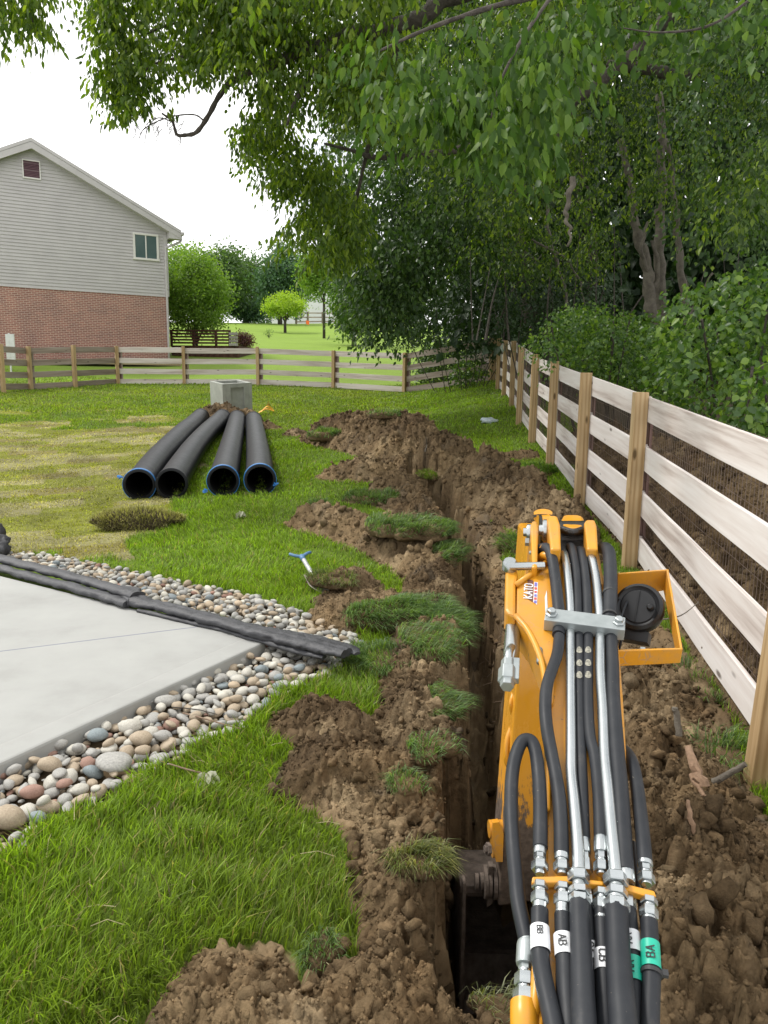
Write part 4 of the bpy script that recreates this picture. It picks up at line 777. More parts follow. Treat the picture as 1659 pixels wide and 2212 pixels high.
M['lf_hick'] = leaf_mat('leaf_overhang', (0.040, 0.080, 0.008), (0.090, 0.150, 0.014), (0.20, 0.27, 0.025), .56, .42)
M['lf_near'] = leaf_mat('leaf_near', (0.026, 0.062, 0.009), (0.052, 0.108, 0.016), (0.105, 0.175, 0.022), .36, .5, .22)
M['lf_wood'] = leaf_mat('leaf_wood', (0.024, 0.054, 0.007), (0.060, 0.112, 0.014), (0.18, 0.25, 0.025), .48, .42)
M['lf_blue'] = leaf_mat('leaf_bluish', (0.024, 0.056, 0.014), (0.052, 0.105, 0.026), (0.105, 0.175, 0.042), .32, .38, .38)
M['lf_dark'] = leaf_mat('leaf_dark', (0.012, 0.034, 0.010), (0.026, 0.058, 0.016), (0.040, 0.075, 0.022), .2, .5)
M['lf_bush'] = leaf_mat('leaf_bush', (0.036, 0.088, 0.016), (0.085, 0.165, 0.028), (0.18, 0.28, 0.04), .36, .36, .5)
M['lf_lite'] = leaf_mat('leaf_light', (0.10, 0.19, 0.03), (0.16, 0.27, 0.04), (0.22, 0.33, 0.06), .4, .5)
M['lf_lime'] = leaf_mat('leaf_lime', (0.22, 0.34, 0.03), (0.32, 0.44, 0.04), (0.36, 0.48, 0.06), .4, .5)
M['lf_red'] = leaf_mat('leaf_dark_red', (0.06, 0.015, 0.02), (0.10, 0.028, 0.035), (0.14, 0.06, 0.05), .25, .5)
M['lf_mid'] = leaf_mat('leaf_mid', (0.05, 0.105, 0.03), (0.085, 0.155, 0.045), (0.11, 0.19, 0.05), .3, .5)
M['lf_teal'] = leaf_mat('leaf_teal', (0.045, 0.105, 0.05), (0.075, 0.145, 0.075), (0.095, 0.18, 0.085), .3, .5)
def limb(mb, L, r0, r1, n=9, k=7, wob=.0, seed=0):
    P = spline([D(*p) for p in L], k); m = len(P); rr = np.linspace(r0, r1, m) * (1 + .12 * np.sin(np.arange(m) * 1.7 + seed))
    if wob: P = [p + wob * np.array([math.sin(i * 1.1 + seed), math.cos(i * .9 + seed), math.sin(i * .7 + seed * 2)]) for i, p in enumerate(P)]
    mb.tube(P, rr, n)
def twigs(mb, C, r=.004, l=.5, k=1):
    for c in C:
        d = rng.normal(size=3) * .5 + [0, 0, .9]; d /= np.linalg.norm(d); mb.tube([c, c + d * l * .5 + rng.normal(0, .03, 3), c + d * l], [r, r * 1.6, r * 2.2], 4, False)
# --- the big overhanging tree
T = empty('overhanging_tree', (6.5, 7.5, gz(6.5, 7.5)), 'large tree leaning in from the right whose long limb hangs leaves over the sky', 'tree')
mb = MB(); limb(mb, [(1500, -150, 8.0), (1330, -70, 8.4), (1120, -45, 8.8), (960, 2, 9.0), (890, 48, 9.1), (800, 68, 9.2), (715, 88, 9.3), (620, 125, 9.4), (560, 160, 9.4)], .12, .055, wob=.02)
limb(mb, [(760, 80, 9.3), (700, 118, 9.2), (640, 215, 9.0), (620, 270, 9.0)], .045, .015); limb(mb, [(600, 130, 9.4), (510, 170, 9.4), (475, 205, 9.4), (450, 250, 9.4), (425, 285, 9.4), (400, 292, 9.4), (382, 290, 9.4), (372, 262, 9.4), (350, 245, 9.4)], .04, .012, k=6)
limb(mb, [(440, 260, 9.4), (420, 248, 9.35), (380, 250, 9.3), (340, 262, 9.3), (310, 280, 9.3), (300, 300, 9.3)], .010, .004, 6); limb(mb, [(372, 262, 9.4), (340, 255, 9.4), (320, 275, 9.4), (312, 310, 9.4)], .008, .003, 6); limb(mb, [(388, 292, 9.4), (390, 305, 9.4), (384, 320, 9.4)], .008, .002, 6)
for i in range(34): x = rng.uniform(290, 400); y = rng.uniform(245, 285); limb(mb, [(x, y, 9.35), (x + rng.uniform(-14, 6), y + rng.uniform(8, 20), 9.35), (x + rng.uniform(-22, 10), y + rng.uniform(20, 45), 9.4)], .004, .0015, 4, 3)
limb(mb, [(560, 160, 9.4), (520, 110, 9.5), (545, 55, 9.6), (550, 0, 9.7)], .05, .04); limb(mb, [(520, 110, 9.5), (480, 90, 9.5), (440, 60, 9.5), (380, 50, 9.5), (300, 80, 9.5)], .035, .01); limb(mb, [(480, 90, 9.5), (400, 120, 9.5), (330, 140, 9.5), (280, 190, 9.5)], .02, .006)
limb(mb, [(820, 60, 9.2), (720, 130, 10), (690, 180, 10.2), (655, 230, 10.3)], .04, .015); limb(mb, [(1100, 300, 10.5), (950, 330, 10.5), (820, 340, 10.5), (760, 325, 10.5), (700, 310, 10.5)], .06, .015)
limb(mb, [(860, 100, 9.5), (800, 300, 10.5), (760, 460, 11), (720, 500, 11), (680, 498, 11)], .035, .012); limb(mb, [(1500, -150, 8.0), (1800, 100, 8.0), (1900, 520, 8.2), (1915, 800, 8.2)], .15, .22)
limb(mb, [(-200, -120, 8.6), (-60, -60, 8.6), (40, -20, 8.6), (70, 30, 8.6), (60, 80, 8.6)], .03, .008)
mb.build('limbs', M['bark'], T, smooth=True)
A1 = [(195, -80), (205, 60), (225, 160), (238, 205), (262, 235), (300, 235), (325, 205), (345, 165), (395, 135), (440, 140), (470, 110), (500, 80), (600, 60), (600, -80)]
A2 = [(470, -80), (470, 70), (505, 140), (525, 195), (560, 205), (600, 240), (640, 195), (690, 185), (760, 250), (860, 250), (860, -80)]
A3 = [[(512, 262), (545, 245), (600, 262), (635, 310), (570, 325), (552, 350), (525, 320)], [(580, 350), (620, 325), (720, 300), (720, 400), (680, 415), (655, 395), (620, 415), (600, 395)], [(600, 505), (635, 470), (700, 410), (780, 410), (780, 555), (690, 560), (650, 535), (620, 535)], [(560, 240), (600, 200), (640, 230), (620, 290), (570, 290)]]
A4 = [(-80, -80), (110, -80), (105, 5), (90, 55), (55, 75), (25, 45), (-80, 35)]
parts = [sprays(region_pts(A1, 8.8, 10.2, 1000, .25, 1.8, 3), 12, .30, .125, .042, 1.35, 1), sprays(region_pts(A2, 8.6, 10.8, 1050, .3, 1.8, 4), 11, .34, .122, .042, 1.35, 1), sprays(region_pts(A4, 8.2, 9.2, 120, .15, 1.8, 5), 12, .28, .13, .04, 1.9, 1)]
for a, k in zip(A3, (110, 170, 260, 50)): parts.append(sprays(region_pts(a, 9.8, 11.6, k, .15, 1.8, 6), 12, .32, .125, .042, 1.35, 1))
parts.append(sprays(region_pts([(420, -700), (2400, -700), (2400, -60), (420, -60)], 6.5, 10, 1100, .15, .7, 6), 10, .6, .16, .07, 1.1, 0))  # crown mostly above the frame, unseen, added to block sky light
V, Fc = join(parts); np_obj('crown', V, Fc, M['lf_hick'], T)
# --- near hanging branches at the upper centre right
T = empty('leafy_branch_tree', (3.6, 4.2, gz(3.6, 4.2)), 'nearest tree with large drooping blue-green leaves hanging at the upper centre', 'tree')
NB = [(770, 80), (860, 40), (960, 55), (1100, 20), (1240, 30), (1250, 90), (1190, 170), (1150, 280), (1140, 330), (1050, 340), (1020, 260), (960, 210), (880, 240), (820, 200), (765, 170)]
mb = MB(); limb(mb, [(1900, -300, 5.6), (1500, -120, 5.5), (1250, -30, 5.4), (1080, 10, 5.3), (930, 60, 5.2), (820, 110, 5.2)], .035, .008); limb(mb, [(1200, -20, 5.4), (1130, 80, 5.1), (1080, 180, 5.0), (1060, 260, 5.0)], .014, .005); limb(mb, [(1900, -300, 5.6), (2300, 400, 5.4), (2420, 1100, 5.3)], .05, .09)
limb(mb, [(1659, -30, 5.2), (1540, 52, 5.2), (1430, 70, 5.2), (1340, 60, 5.2)], .012, .004, 6); mb.build('limbs', M['bark'], T, smooth=True)
V, Fc = join([sprays(region_pts(NB, 4.6, 6.4, 230, .40, 2.2, 8), 12, .34, .130, .052, 1.5, 1, flat=.15), sprays(region_pts([(1120, -60), (1700, -60), (1700, 60), (1500, 110), (1300, 60), (1120, 60)], 5.2, 7, 90, .2, 1.6, 9), 9, .4, .11, .06, 1.0, 1)]); np_obj('crown', V, Fc, M['lf_near'], T)
# --- woodland trees behind the right-hand fence
def wood_tree(label, limbs, regs, mleaf, mbark='bark', k=12, tw=.5, L=.098, Wd=.042, foot=None, detail=0, flat=.55, droop=.9):
    f = D(*foot); z0 = gz(f[0], f[1]); T = empty('woodland_tree', (f[0], f[1], z0), label, 'tree', 'trees of the wood behind the fence'); mb = MB()
    for i, (Lm, r0, r1) in enumerate(limbs): mb = MB(); limb(mb, Lm, r0, r1, wob=.015, seed=len(Lm)); mb.build('bough' if i else 'trunk', M[mbark], T, smooth=True)
    parts = []
    for poly, z0_, z1_, n, hole, ns in regs: parts.append(sprays(region_pts(poly, z0_, z1_, n, hole, ns, n), k, tw, L, Wd, droop, detail, flat))
    V, Fc = join(parts); np_obj('crown', V, Fc, M[mleaf], T)
wood_tree('twisting pale grey trunk with a forked crown, left of the two straight slim trunks', [([(1412, 700, 12), (1402, 640, 12), (1398, 575, 12), (1380, 520, 12), (1368, 460, 12), (1362, 400, 12), (1340, 300, 12)], .10, .05), ([(1400, 590, 12), (1385, 540, 11.8), (1400, 480, 11.8)], .04, .02), ([(1402, 640, 12), (1422, 590, 12), (1410, 520, 12)], .04, .03)],
          [([(1180, -300), (1560, -300), (1560, 330), (1480, 450), (1300, 460), (1180, 430)], 10, 14, 1000, .42, 1.1)], 'lf_wood', 'bark_pale', foot=(1412, 720, 12))
wood_tree('straight slim grey trunk, middle one of the three trunks on the right', [([(1426, 720, 12.5), (1425, 600, 12.5), (1424, 500, 12.5), (1430, 380, 12.5), (1425, 200, 12.5)], .105, .06)],
          [([(1300, -300), (1750, -300), (1750, 300), (1640, 430), (1380, 440), (1300, 200)], 9.5, 13, 850, .42, 1.1)], 'lf_wood', 'bark_pale', foot=(1426, 730, 12.5))
wood_tree('thin leaning trunk, rightmost of the three trunks on the right', [([(1490, 720, 12), (1478, 640, 12), (1466, 540, 12), (1458, 440, 12), (1440, 300, 12)], .07, .04), ([(1485, 690, 12), (1510, 640, 12), (1540, 590, 12)], .03, .015)],
          [([(1450, 0), (1900, -300), (1900, 560), (1700, 580), (1560, 520), (1500, 420)], 8, 11.5, 950, .36, 1.3)], 'lf_blue', 'bark_pale', foot=(1490, 730, 12), L=.085, Wd=.046)
wood_tree('tree with a dark diagonal limb crossing the upper right of the wood', [([(1800, -300, 9.5), (1560, -80, 9.5), (1420, 60, 9.6), (1330, 150, 9.7), (1240, 215, 9.9), (1190, 240, 10)], .12, .05), ([(1800, -300, 9.5), (1900, 200, 9.8), (1920, 780, 10)], .15, .22), ([(1500, 165, 11), (1420, 155, 10.5), (1310, 140, 10.5), (1230, 150, 10.8)], .09, .05), ([(1260, 200, 10), (1180, 330, 10.4), (1120, 420, 10.6)], .04, .02)],
          [([(880, -300), (1300, -300), (1300, 150), (1240, 400), (1060, 470), (900, 420), (820, 250)], 9.5, 13.5, 1250, .40, 1.1), ([(1540, 430), (1600, 330), (1700, 260), (1700, 420), (1620, 480), (1480, 520), (1500, 450)], 7, 8.5, 90, 0, 1)], 'lf_wood', 'bark', foot=(1850, 800, 10), L=.105, Wd=.044)
wood_tree('tree at the left edge of the wood with long low drooping boughs over the lawn', [([(1150, 700, 18), (1130, 560, 18), (1080, 430, 18), (1000, 300, 18)], .2, .1), ([(1120, 410, 15), (1040, 420, 15), (960, 445, 15), (900, 500, 15), (860, 560, 15)], .1, .03), ([(1130, 560, 18), (1000, 520, 16.5), (900, 560, 16), (840, 620, 16)], .1, .03), ([(1150, 560, 17), (1060, 480, 16), (1010, 470, 16)], .06, .03)],
          [([(690, 150), (900, 100), (1080, 300), (1080, 560), (960, 560), (900, 600), (860, 640), (790, 620), (720, 540), (690, 430), (720, 330)], 13, 17, 1900, .15, .7), ([(765, 560), (870, 500), (905, 600), (880, 650), (862, 722), (810, 712), (772, 672)], 13.5, 16, 620, .05, .8)], 'lf_blue', 'bark', foot=(1150, 715, 18), L=.14, Wd=.068, k=11, tw=.6)
wood_tree('tree behind the drooping boughs, its yellow-green crown filling the upper middle', [([(1290, 690, 20), (1270, 500, 20), (1240, 300, 20), (1200, 100, 20)], .22, .12), ([(1270, 500, 20), (1180, 420, 18.5), (1090, 400, 17.5)], .08, .04)],
          [([(640, -200), (1200, -200), (1250, 300), (1150, 480), (950, 480), (820, 400), (760, 300), (700, 120)], 15, 20, 2000, .36, .8)], 'lf_hick', 'bark', foot=(1290, 715, 20), L=.16, Wd=.062, tw=.7)
wood_tree('pale stemmed small tree with a bare crooked hanging limb, centre of the wood', [([(1225, 720, 15), (1222, 640, 15), (1200, 560, 15), (1185, 500, 15), (1180, 420, 15)], .045, .03), ([(1240, 380, 8.6), (1228, 430, 8.6), (1222, 470, 8.6), (1232, 495, 8.6), (1228, 530, 8.6)], .035, .012), ([(1070, 715, 16), (1100, 640, 16), (1160, 560, 16), (1200, 520, 16)], .02, .012), ([(1150, 520, 13), (1210, 550, 13), (1250, 600, 13), (1262, 660, 13)], .02, .01)],
          [([(1000, 480), (1300, 440), (1320, 560), (1200, 600), (1080, 590), (1000, 560)], 12, 16, 260, .2, 1)], 'lf_wood', 'bark_pale', foot=(1225, 730, 15), L=.1)
# understorey and bushes
def bush(name, label, regs, mleaf, foot, k=9, tw=.35, L=.07, Wd=.045, stems=14, droop=.5, cat='bush', detail=0, flat=.8):
    f = D(*foot); z0 = gz(f[0], f[1]); T = empty(name, (f[0], f[1], z0), label, cat, 'bushes along the wood edge'); mb = MB(); parts = []
    for poly, a, b, n, hole, ns in regs:
        C = region_pts(poly, a, b, n, hole, ns, n); parts.append(sprays(C, k, tw, L, Wd, droop, detail, flat))
        for c in C[:stems]: g = np.array([f[0] + (c[0] - f[0]) * .4, f[1] + (c[1] - f[1]) * .4, z0 - .1]); mid = (g + c) / 2 + rng.normal(0, .12, 3); mb.tube(spline([g, mid, c], 4), .012, 5)
    mb.build('stems', M['bark'], T); V, Fc = join(parts); np_obj('foliage', V, Fc, M[mleaf], T)
bush('bush', 'dense bush of small pale green leaves just behind the far half of the right-hand fence', [([(1165, 740), (1185, 680), (1250, 655), (1330, 665), (1420, 690), (1480, 740), (1480, 860), (1400, 850), (1290, 810), (1200, 785)], 9.5, 12.5, 900, 0, 1)], 'lf_bush', (1320, 860, 11), L=.075, Wd=.05)
bush('bush', 'tall bush of glossy green leaves reaching the right picture edge above the fence', [([(1440, 690), (1490, 620), (1560, 585), (1660, 560), (1850, 540), (1850, 1000), (1680, 940), (1560, 900), (1440, 860)], 6.6, 9.2, 900, 0, 1)], 'lf_bush', (1600, 980, 8.4), L=.085, Wd=.055, detail=1)
bush('bush', 'low bright seedling leaves poking over the top rail at the right edge', [([(1560, 800), (1700, 760), (1750, 960), (1659, 925), (1590, 890)], 5.4, 6.2, 40, 0, 1)], 'lf_bush', (1700, 1100, 6), L=.085, Wd=.055, detail=1, stems=6)
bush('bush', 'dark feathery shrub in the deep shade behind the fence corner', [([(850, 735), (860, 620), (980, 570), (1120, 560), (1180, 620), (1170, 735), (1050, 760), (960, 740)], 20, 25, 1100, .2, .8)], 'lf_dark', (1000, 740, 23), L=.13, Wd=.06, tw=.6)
bush('bush', 'shrub with thin arching brown stems in the dark middle of the wood', [([(1060, 560), (1260, 540), (1330, 620), (1300, 700), (1180, 720), (1060, 700)], 14, 19, 500, .2, .8)], 'lf_dark', (1180, 720, 16), L=.1, Wd=.05, tw=.5, stems=26)
bush('bush', 'grey-green bush behind the end span of the far fence', [([(905, 740), (960, 725), (1050, 735), (1060, 800), (980, 830), (900, 820)], 26.2, 29, 500, 0, .8)], 'lf_blue', (980, 800, 28), L=.14, Wd=.08, tw=.5)
bush('sapling', 'leafy sapling growing through the last span of the far fence by the corner', [([(975, 800), (1010, 770), (1040, 790), (1035, 825), (990, 835)], 22.6, 23.6, 60, 0, .8)], 'lf_bush', (1020, 835, 23.2), L=.13, Wd=.08, tw=.35, cat='sapling', stems=5)
# backdrop of the wood: one far mass
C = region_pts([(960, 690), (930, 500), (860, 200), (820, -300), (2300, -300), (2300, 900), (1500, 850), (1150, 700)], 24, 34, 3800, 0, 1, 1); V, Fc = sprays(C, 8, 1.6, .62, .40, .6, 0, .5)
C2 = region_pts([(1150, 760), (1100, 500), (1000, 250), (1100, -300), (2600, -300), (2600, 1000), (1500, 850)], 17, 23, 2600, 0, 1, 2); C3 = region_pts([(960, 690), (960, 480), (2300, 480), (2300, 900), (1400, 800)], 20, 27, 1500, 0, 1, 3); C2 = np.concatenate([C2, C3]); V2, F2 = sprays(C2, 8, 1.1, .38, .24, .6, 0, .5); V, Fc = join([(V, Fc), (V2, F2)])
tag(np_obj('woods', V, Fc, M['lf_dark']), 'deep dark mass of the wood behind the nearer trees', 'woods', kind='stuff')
# undergrowth stems (bare) in the dark gap
mb = MB()
for i in range(20):
    x = rng.uniform(1000, 1600); z = rng.uniform(11, 18); y0 = 735; dx = rng.normal(0, 40); limb(mb, [(x, y0, z), (x + dx * .4, y0 - rng.uniform(50, 90), z), (x + dx, y0 - rng.uniform(120, 260), z)], rng.uniform(.010, .03), .006, 5, 4)
tag(mb.build('undergrowth_stems', M['bark']), 'tangle of thin bare stems in the shaded wood', 'stems', kind='stuff')
# --- distant single trees
def round_tree(name, label, px, pyb, Z, H_, Wd_, trunk, n, mleaf, leaf, mbark='bark', cat='tree', group=None, low=.12, clus=26, shape=1.0, lmbs=7, lift=None, cr=.2, vert=False):
    f = D(px, pyb, Z); z0 = gz(f[0], f[1]) if lift is None else f[2]; T = empty(name, (f[0], f[1], z0), label, cat, group); B = np.array([f[0], f[1], z0]); mb = MB()
    u = rng.normal(size=(clus, 3)); u = unit(u) * (rng.random((clus, 1)) ** .4); Ct = B + [0, 0, H_ * (low + (1 - low) / 2)] + u * np.array([Wd_ / 2 * .85, Wd_ / 2 * .85, H_ * (1 - low) / 2 * .88]); Ct[:, :2] = B[:2] + (Ct[:, :2] - B[:2]) * (1 - (1 - shape) * ((Ct[:, 2:3] - z0) / H_))
    mb.tube([B - [0, 0, .2], B + [0, 0, H_ * low], B + [0.02 * H_, 0, H_ * .55]], [trunk * 1.2, trunk, trunk * .4], 8)
    for c in Ct[:lmbs]: s = B + [0, 0, H_ * low * rng.uniform(.7, 1.6)]; mb.tube(spline([s, (s + c) / 2 + [0, 0, H_ * .04] + rng.normal(0, .03 * H_, 3), c], 4), np.linspace(trunk * .5, trunk * .12, 9), 6)
    mb.build('trunk', M[mbark], T, smooth=True); P = Ct[rng.integers(0, clus, n)] + rng.normal(0, 1, (n, 3)) * np.array([Wd_ * cr * .55, Wd_ * cr * .55, H_ * cr * .38]); P[:, 2] = np.maximum(P[:, 2], z0 + H_ * low * .6)
    A = unit(rng.normal(0, 1, (n, 3)) + [0, 0, 1.2 if vert else -.3]); V, Fc = leaves(P, A, unit(rng.normal(0, 1, (n, 3)) + [0, 0, .6]), leaf * rng.uniform(.6, 1.2, n), leaf * .55, 0); np_obj('crown', V, Fc, M[mleaf], T)
round_tree('tree', 'broad light green tree standing right behind the brick house corner', 425, 750, 39.2, 5.3, 4.4, .07, 15000, 'lf_lite', .16, low=.1, clus=60, lmbs=16, cr=.16)
round_tree('ornamental_tree', 'small flat-topped lime green tree with a forked trunk on the far lawn', 616, 726, 71, 3.6, 4.3, .12, 6500, 'lf_lime', .2, low=.36, clus=34, lmbs=16, cr=.13)
round_tree('bush', 'round dark red bush at the right end of the deck', 528, 742, 42, 1.05, 1.05, .02, 2600, 'lf_red', .09, low=.05, clus=24, cat='bush', lmbs=8, cr=.3)
round_tree('dry_bush', 'sparse twiggy brown plant on the far lawn left of the lime tree', 581, 738, 58, .9, .9, .012, 160, 'lf_mid', .08, low=.05, clus=26, cat='bush', lmbs=24, cr=.12)
BGR = 'background trees on the hill'
round_tree('tree', 'tall blue-green tree behind the lime tree', 605, 700, 92, 9.5, 7.5, .25, 9000, 'lf_teal', .42, group=BGR, low=.1, clus=34, lmbs=6)
round_tree('tree', 'dark round tree between the light green tree and the blue-green one', 530, 700, 104, 8.6, 8.5, .3, 9000, 'lf_mid', .45, group=BGR, low=.08, clus=30, lmbs=6)
round_tree('tree', 'weeping blue-green tree low behind the dark red bush', 536, 692, 98, 4.2, 5.0, .15, 5000, 'lf_teal', .35, group=BGR, low=.05, clus=24, lmbs=6)
round_tree('tree', 'olive green tree behind the light green tree, left of the dark round one', 470, 700, 95, 9.0, 9.5, .3, 9000, 'lf_mid', .45, group=BGR, low=.08, clus=30, lmbs=6)
round_tree('tree', 'wide tree in the gap left behind the light green tree, next to the house', 395, 700, 90, 9.0, 9.0, .3, 7000, 'lf_lite', .45, group=BGR, low=.08, clus=30, lmbs=6)
round_tree('tree', 'bright green tree hanging in front of the pale hilltop house', 700, 695, 62, 7.0, 4.0, .10, 6500, 'lf_lite', .26, group=BGR, low=.46, clus=34, lmbs=8)
round_tree('tree', 'bright green tree at the wood edge right of the pale house', 765, 700, 52, 6.5, 4.4, .16, 9000, 'lf_bush', .26, group=BGR, low=.06, clus=34, lmbs=8)
for i, (px, Z, H_, Wd_, lab) in enumerate([(-40, 150, 9, 16, 'far left'), (600, 165, 9, 18, 'centre'), (780, 150, 12, 18, 'right of centre')]):
    round_tree('tree', f'distant hazy tree on the skyline, {lab}', px, 695, Z, H_, Wd_, .3, 5000, 'lf_mid', .7, group=BGR, low=.05, clus=26, lmbs=3)
# ------------------------------------------------------------------ drainage pipes and loose things
def corr_pipe(label, path, r, bluenear, bluefar, tail=None):
    P = spline([D(*p) for p in path], 26); P = [np.array(p) for p in P]; m = len(P)
    for p in P: p[2] = max(p[2], gz(p[0], p[1]) + r * .93)
    t = empty('drain_pipe', tuple(P[0] - [0, 0, r]), label, 'pipe', 'black drainage pipes on the lawn')
    # resample finely for the ribs
    q = np.array(P); s = np.r_[0, np.cumsum(np.linalg.norm(np.diff(q, axis=0), axis=1))]; L = s[-1]; n = int(L / .0115); u = np.linspace(0, L, n); Q = np.stack([np.interp(u, s, q[:, i]) for i in range(3)], -1)
    for k in range(3): Q[:, k] = np.convolve(np.pad(Q[:, k], 8, mode='edge' if k == 5 else 'reflect', reflect_type='odd') if False else np.r_[2 * Q[0, k] - Q[8:0:-1, k], Q[:, k], 2 * Q[-1, k] - Q[-2:-10:-1, k]], np.ones(17) / 17, 'valid')
    rr = r * (1 + .006 * (np.arange(n) % 3 == 0)) ; rr[:7] = r * 1.03; rr[-7:] = r * 1.03
    mb = MB(); mb.tube(list(Q), list(rr), 36, False); N0 = len(mb.v); mb.build('pipe_wall', M['black_plastic'], t, smooth=True, auto=60)
    mb = MB(); mb.tube(list(Q[::8]) + [Q[-1]], r * .86, 36, False)
    for f in mb.f: f.reverse()
    mb.build('inner_wall', M['pipe_inner'], t, smooth=True)
    for e, d in ((Q[0], Q[0] - Q[5]), (Q[-1], Q[-1] - Q[-6])):
        d = d / np.linalg.norm(d); mb = MB(); mb.lathe(e - d * .06, d, [(0, r * 1.02), (.0, r * 1.055), (.07, r * 1.055), (.075, r * 1.0), (.075, r * .87), (0.0, r * .855)], 36); mb.f = mb.f[:-2]; mb.build('end_rim', M['black_plastic'], t, smooth=True, auto=40)
    for on, e, d in ((bluenear, Q[0], Q[0] - Q[5]), (bluefar, Q[-1], Q[-1] - Q[-6])):
        if on:
            d = d / np.linalg.norm(d); mb = MB(); mb.lathe(e - d * .05, d, [(0, r * 1.06), (.0, r * 1.085), (.050, r * 1.09), (.062, r * 1.075), (.062, r * 1.045)], 36); mb.f = mb.f[:-2]; o = mb.build('tape_band', M['blue_tape'], t, smooth=True, auto=40)
            if tail is not None and on:
                tl = e + np.array([tail[0] * r, -.02, tail[1] * r]); mb = MB()
                for k in range(4): a = tl + rng.normal(0, .012, 3); mb.prism([a, a + [-.035, -.01 * k, -.02 + .01 * k], a + [-.04, 0, -.005 + .01 * k], a + [0, .01, .012]], (.0, .012, .004))
                mb.build('tape_tail', M['blue_tape'], o)
        return t
corr_pipe('leftmost black pipe, bent, with a blue taped near end', [(301, 1048, 9.0), (337, 998, 10.6), (376, 955, 12.4), (405, 927, 14.3), (434, 907, 16.4)], .178, True, False, (-1.12, .5))
corr_pipe('second pipe from the left, plain black near end and blue far end', [(371, 1051, 9.0), (395, 1008, 10.4), (420, 973, 12.1), (449, 940, 14.1), (481, 911, 16.4)], .178, False, True)
corr_pipe('third pipe from the left, straight, blue taped near end with a torn tail', [(482, 1041, 9.05), (491, 1000, 10.5), (499, 966, 12.2), (506, 938, 14.2), (512, 911, 16.4)], .178, True, False, (-1.1, -.7))
corr_pipe('rightmost black pipe, straight, blue taped near end with a hanging tail', [(562, 1040, 9.05), (560, 1000, 10.5), (556, 966, 12.2), (552, 938, 14.2), (547.5, 912, 16.4)], .178, True, False, (1.1, -.3))
# concrete catch basin
bx = empty('catch_basin', tuple(D(480, 888, 17.6)), 'pale square concrete catch basin with a recessed side panel, standing on the lawn', 'concrete box')
s = .74; hh = .95; psi = math.radians(35); c0 = D(480, 829.7, 17.6); X_ = np.array([math.cos(psi), math.sin(psi), 0]); Y_ = np.array([-math.sin(psi), math.cos(psi), 0]); tl = math.radians(6)
R_ = np.array(Matrix.Rotation(tl, 3, 'X')); X_ = R_ @ X_; Y_ = R_ @ Y_; Z_ = R_ @ np.array([0, 0, 1.0])
def bl(x, y, z): return c0 + X_ * x + Y_ * y + Z_ * z
w_ = .085; ax = (X_, Y_, Z_)
mb = MB(); mb.box(bl(w_ / 2, s / 2, -hh / 2), (w_, s, hh), ax); mb.box(bl(s - w_ / 2, s / 2, -hh / 2), (w_, s, hh), ax); mb.box(bl(s / 2, s - w_ / 2, -hh / 2), (s - 2 * w_, w_, hh), ax); mb.build('side_walls', M['box_concrete'], bx, bevel=.006)
mb = MB(); a = .12; mb.box(bl(w_ + a / 2, w_ / 2, -hh / 2), (a - .001, w_, hh), ax); mb.box(bl(s - w_ - a / 2, w_ / 2, -hh / 2), (a - .001, w_, hh), ax); mb.box(bl(s / 2, w_ / 2, -.05), (s - 2 * w_ - 2 * a, w_, .10), ax); mb.build('front_frame', M['box_concrete'], bx, bevel=.004)
mb = MB(); mb.box(bl(s / 2, w_ - .012, -hh / 2 - .05), (s - 2 * w_ - 2 * a + .02, .022, hh - .1), ax); mb.build('knockout_panel', M['box_concrete'], bx)
# yellow lifting sling
mb = MB()
for k in range(4):
    p0 = G(558 + k * 6, 893 - k * 2, .02 + .03 * k); p1 = G(592 - k * 3, 889 - k * 3, .08 + .03 * (k % 2)); mid = (p0 + p1) / 2 + [0, 0, .07 + .03 * k]; P = spline([p0, mid, p1], 5)
    for a, b in zip(P[:-1], P[1:]): mb.prism([a, b, b + [0, .05, .03], a + [0, .05, .03]], (0, 0, .008))
tag(mb.build('lifting_sling', M['sling']), 'folded orange-yellow webbing sling on the grass right of the pipe ends', 'strap')
# orange survey flag
p = D(661, 716, 84); p[2] = gz(p[0], p[1]); fl_ = empty('marker_flag', tuple(p), 'tiny orange marker flag on the far lawn', 'flag'); mb = MB(); mb.cyl(p, p + [0, 0, .75], .015, 6); mb.build('stake', M['wire'], fl_); mb = MB(); mb.prism([p + [0, 0, .72], p + [.36, 0, .62], p + [.34, 0, .22], p + [0, 0, .32]], (0, .02, 0)); mb.build('pennant', M['orange'], fl_)
# shovel
a, b = G(652, 1203, .13), G(682, 1252, .05); sh = empty('shovel', tuple(b), 'blue-handled shovel lying in the grass with its muddy blade by the soil slab', 'shovel'); d = unit(b - a); sd_ = unit(np.cross(d, [0, 0, 1.0]))
mb = MB(); mb.cyl(a + d * .03, b, .017, 12, .015); mb.build('shaft', M['grey_shaft'], sh, smooth=True, auto=40)
mb = MB(); mb.cyl(a - d * .01, a + d * .05, .021, 12, .019); mb.tube(spline([a + d * .0, a - d * .03 - sd_ * .05 + [0, 0, .01], a - d * .06 - sd_ * .085], 4), .012, 8); mb.tube(spline([a, a - d * .03 + sd_ * .05, a - d * .06 + sd_ * .08], 4), .012, 8); mb.build('grip', M['handle_blue'], sh, smooth=True)
V = []; Fc = []
for i in range(9):
    for j in range(7):
        u, v = i / 8, (j / 6 - .5) * 2; wv = .085 * (1 - max(0, u - .6) ** 1.6 * 2.2); V.append(b + d * (u * .20 - .01) + sd_ * v * wv + np.array([0, 0, .012 + .03 * v * v - .02 * u]))
for i in range(8):
    for j in range(6): Fc.append([i * 7 + j, i * 7 + j + 1, (i + 1) * 7 + j + 1, (i + 1) * 7 + j])
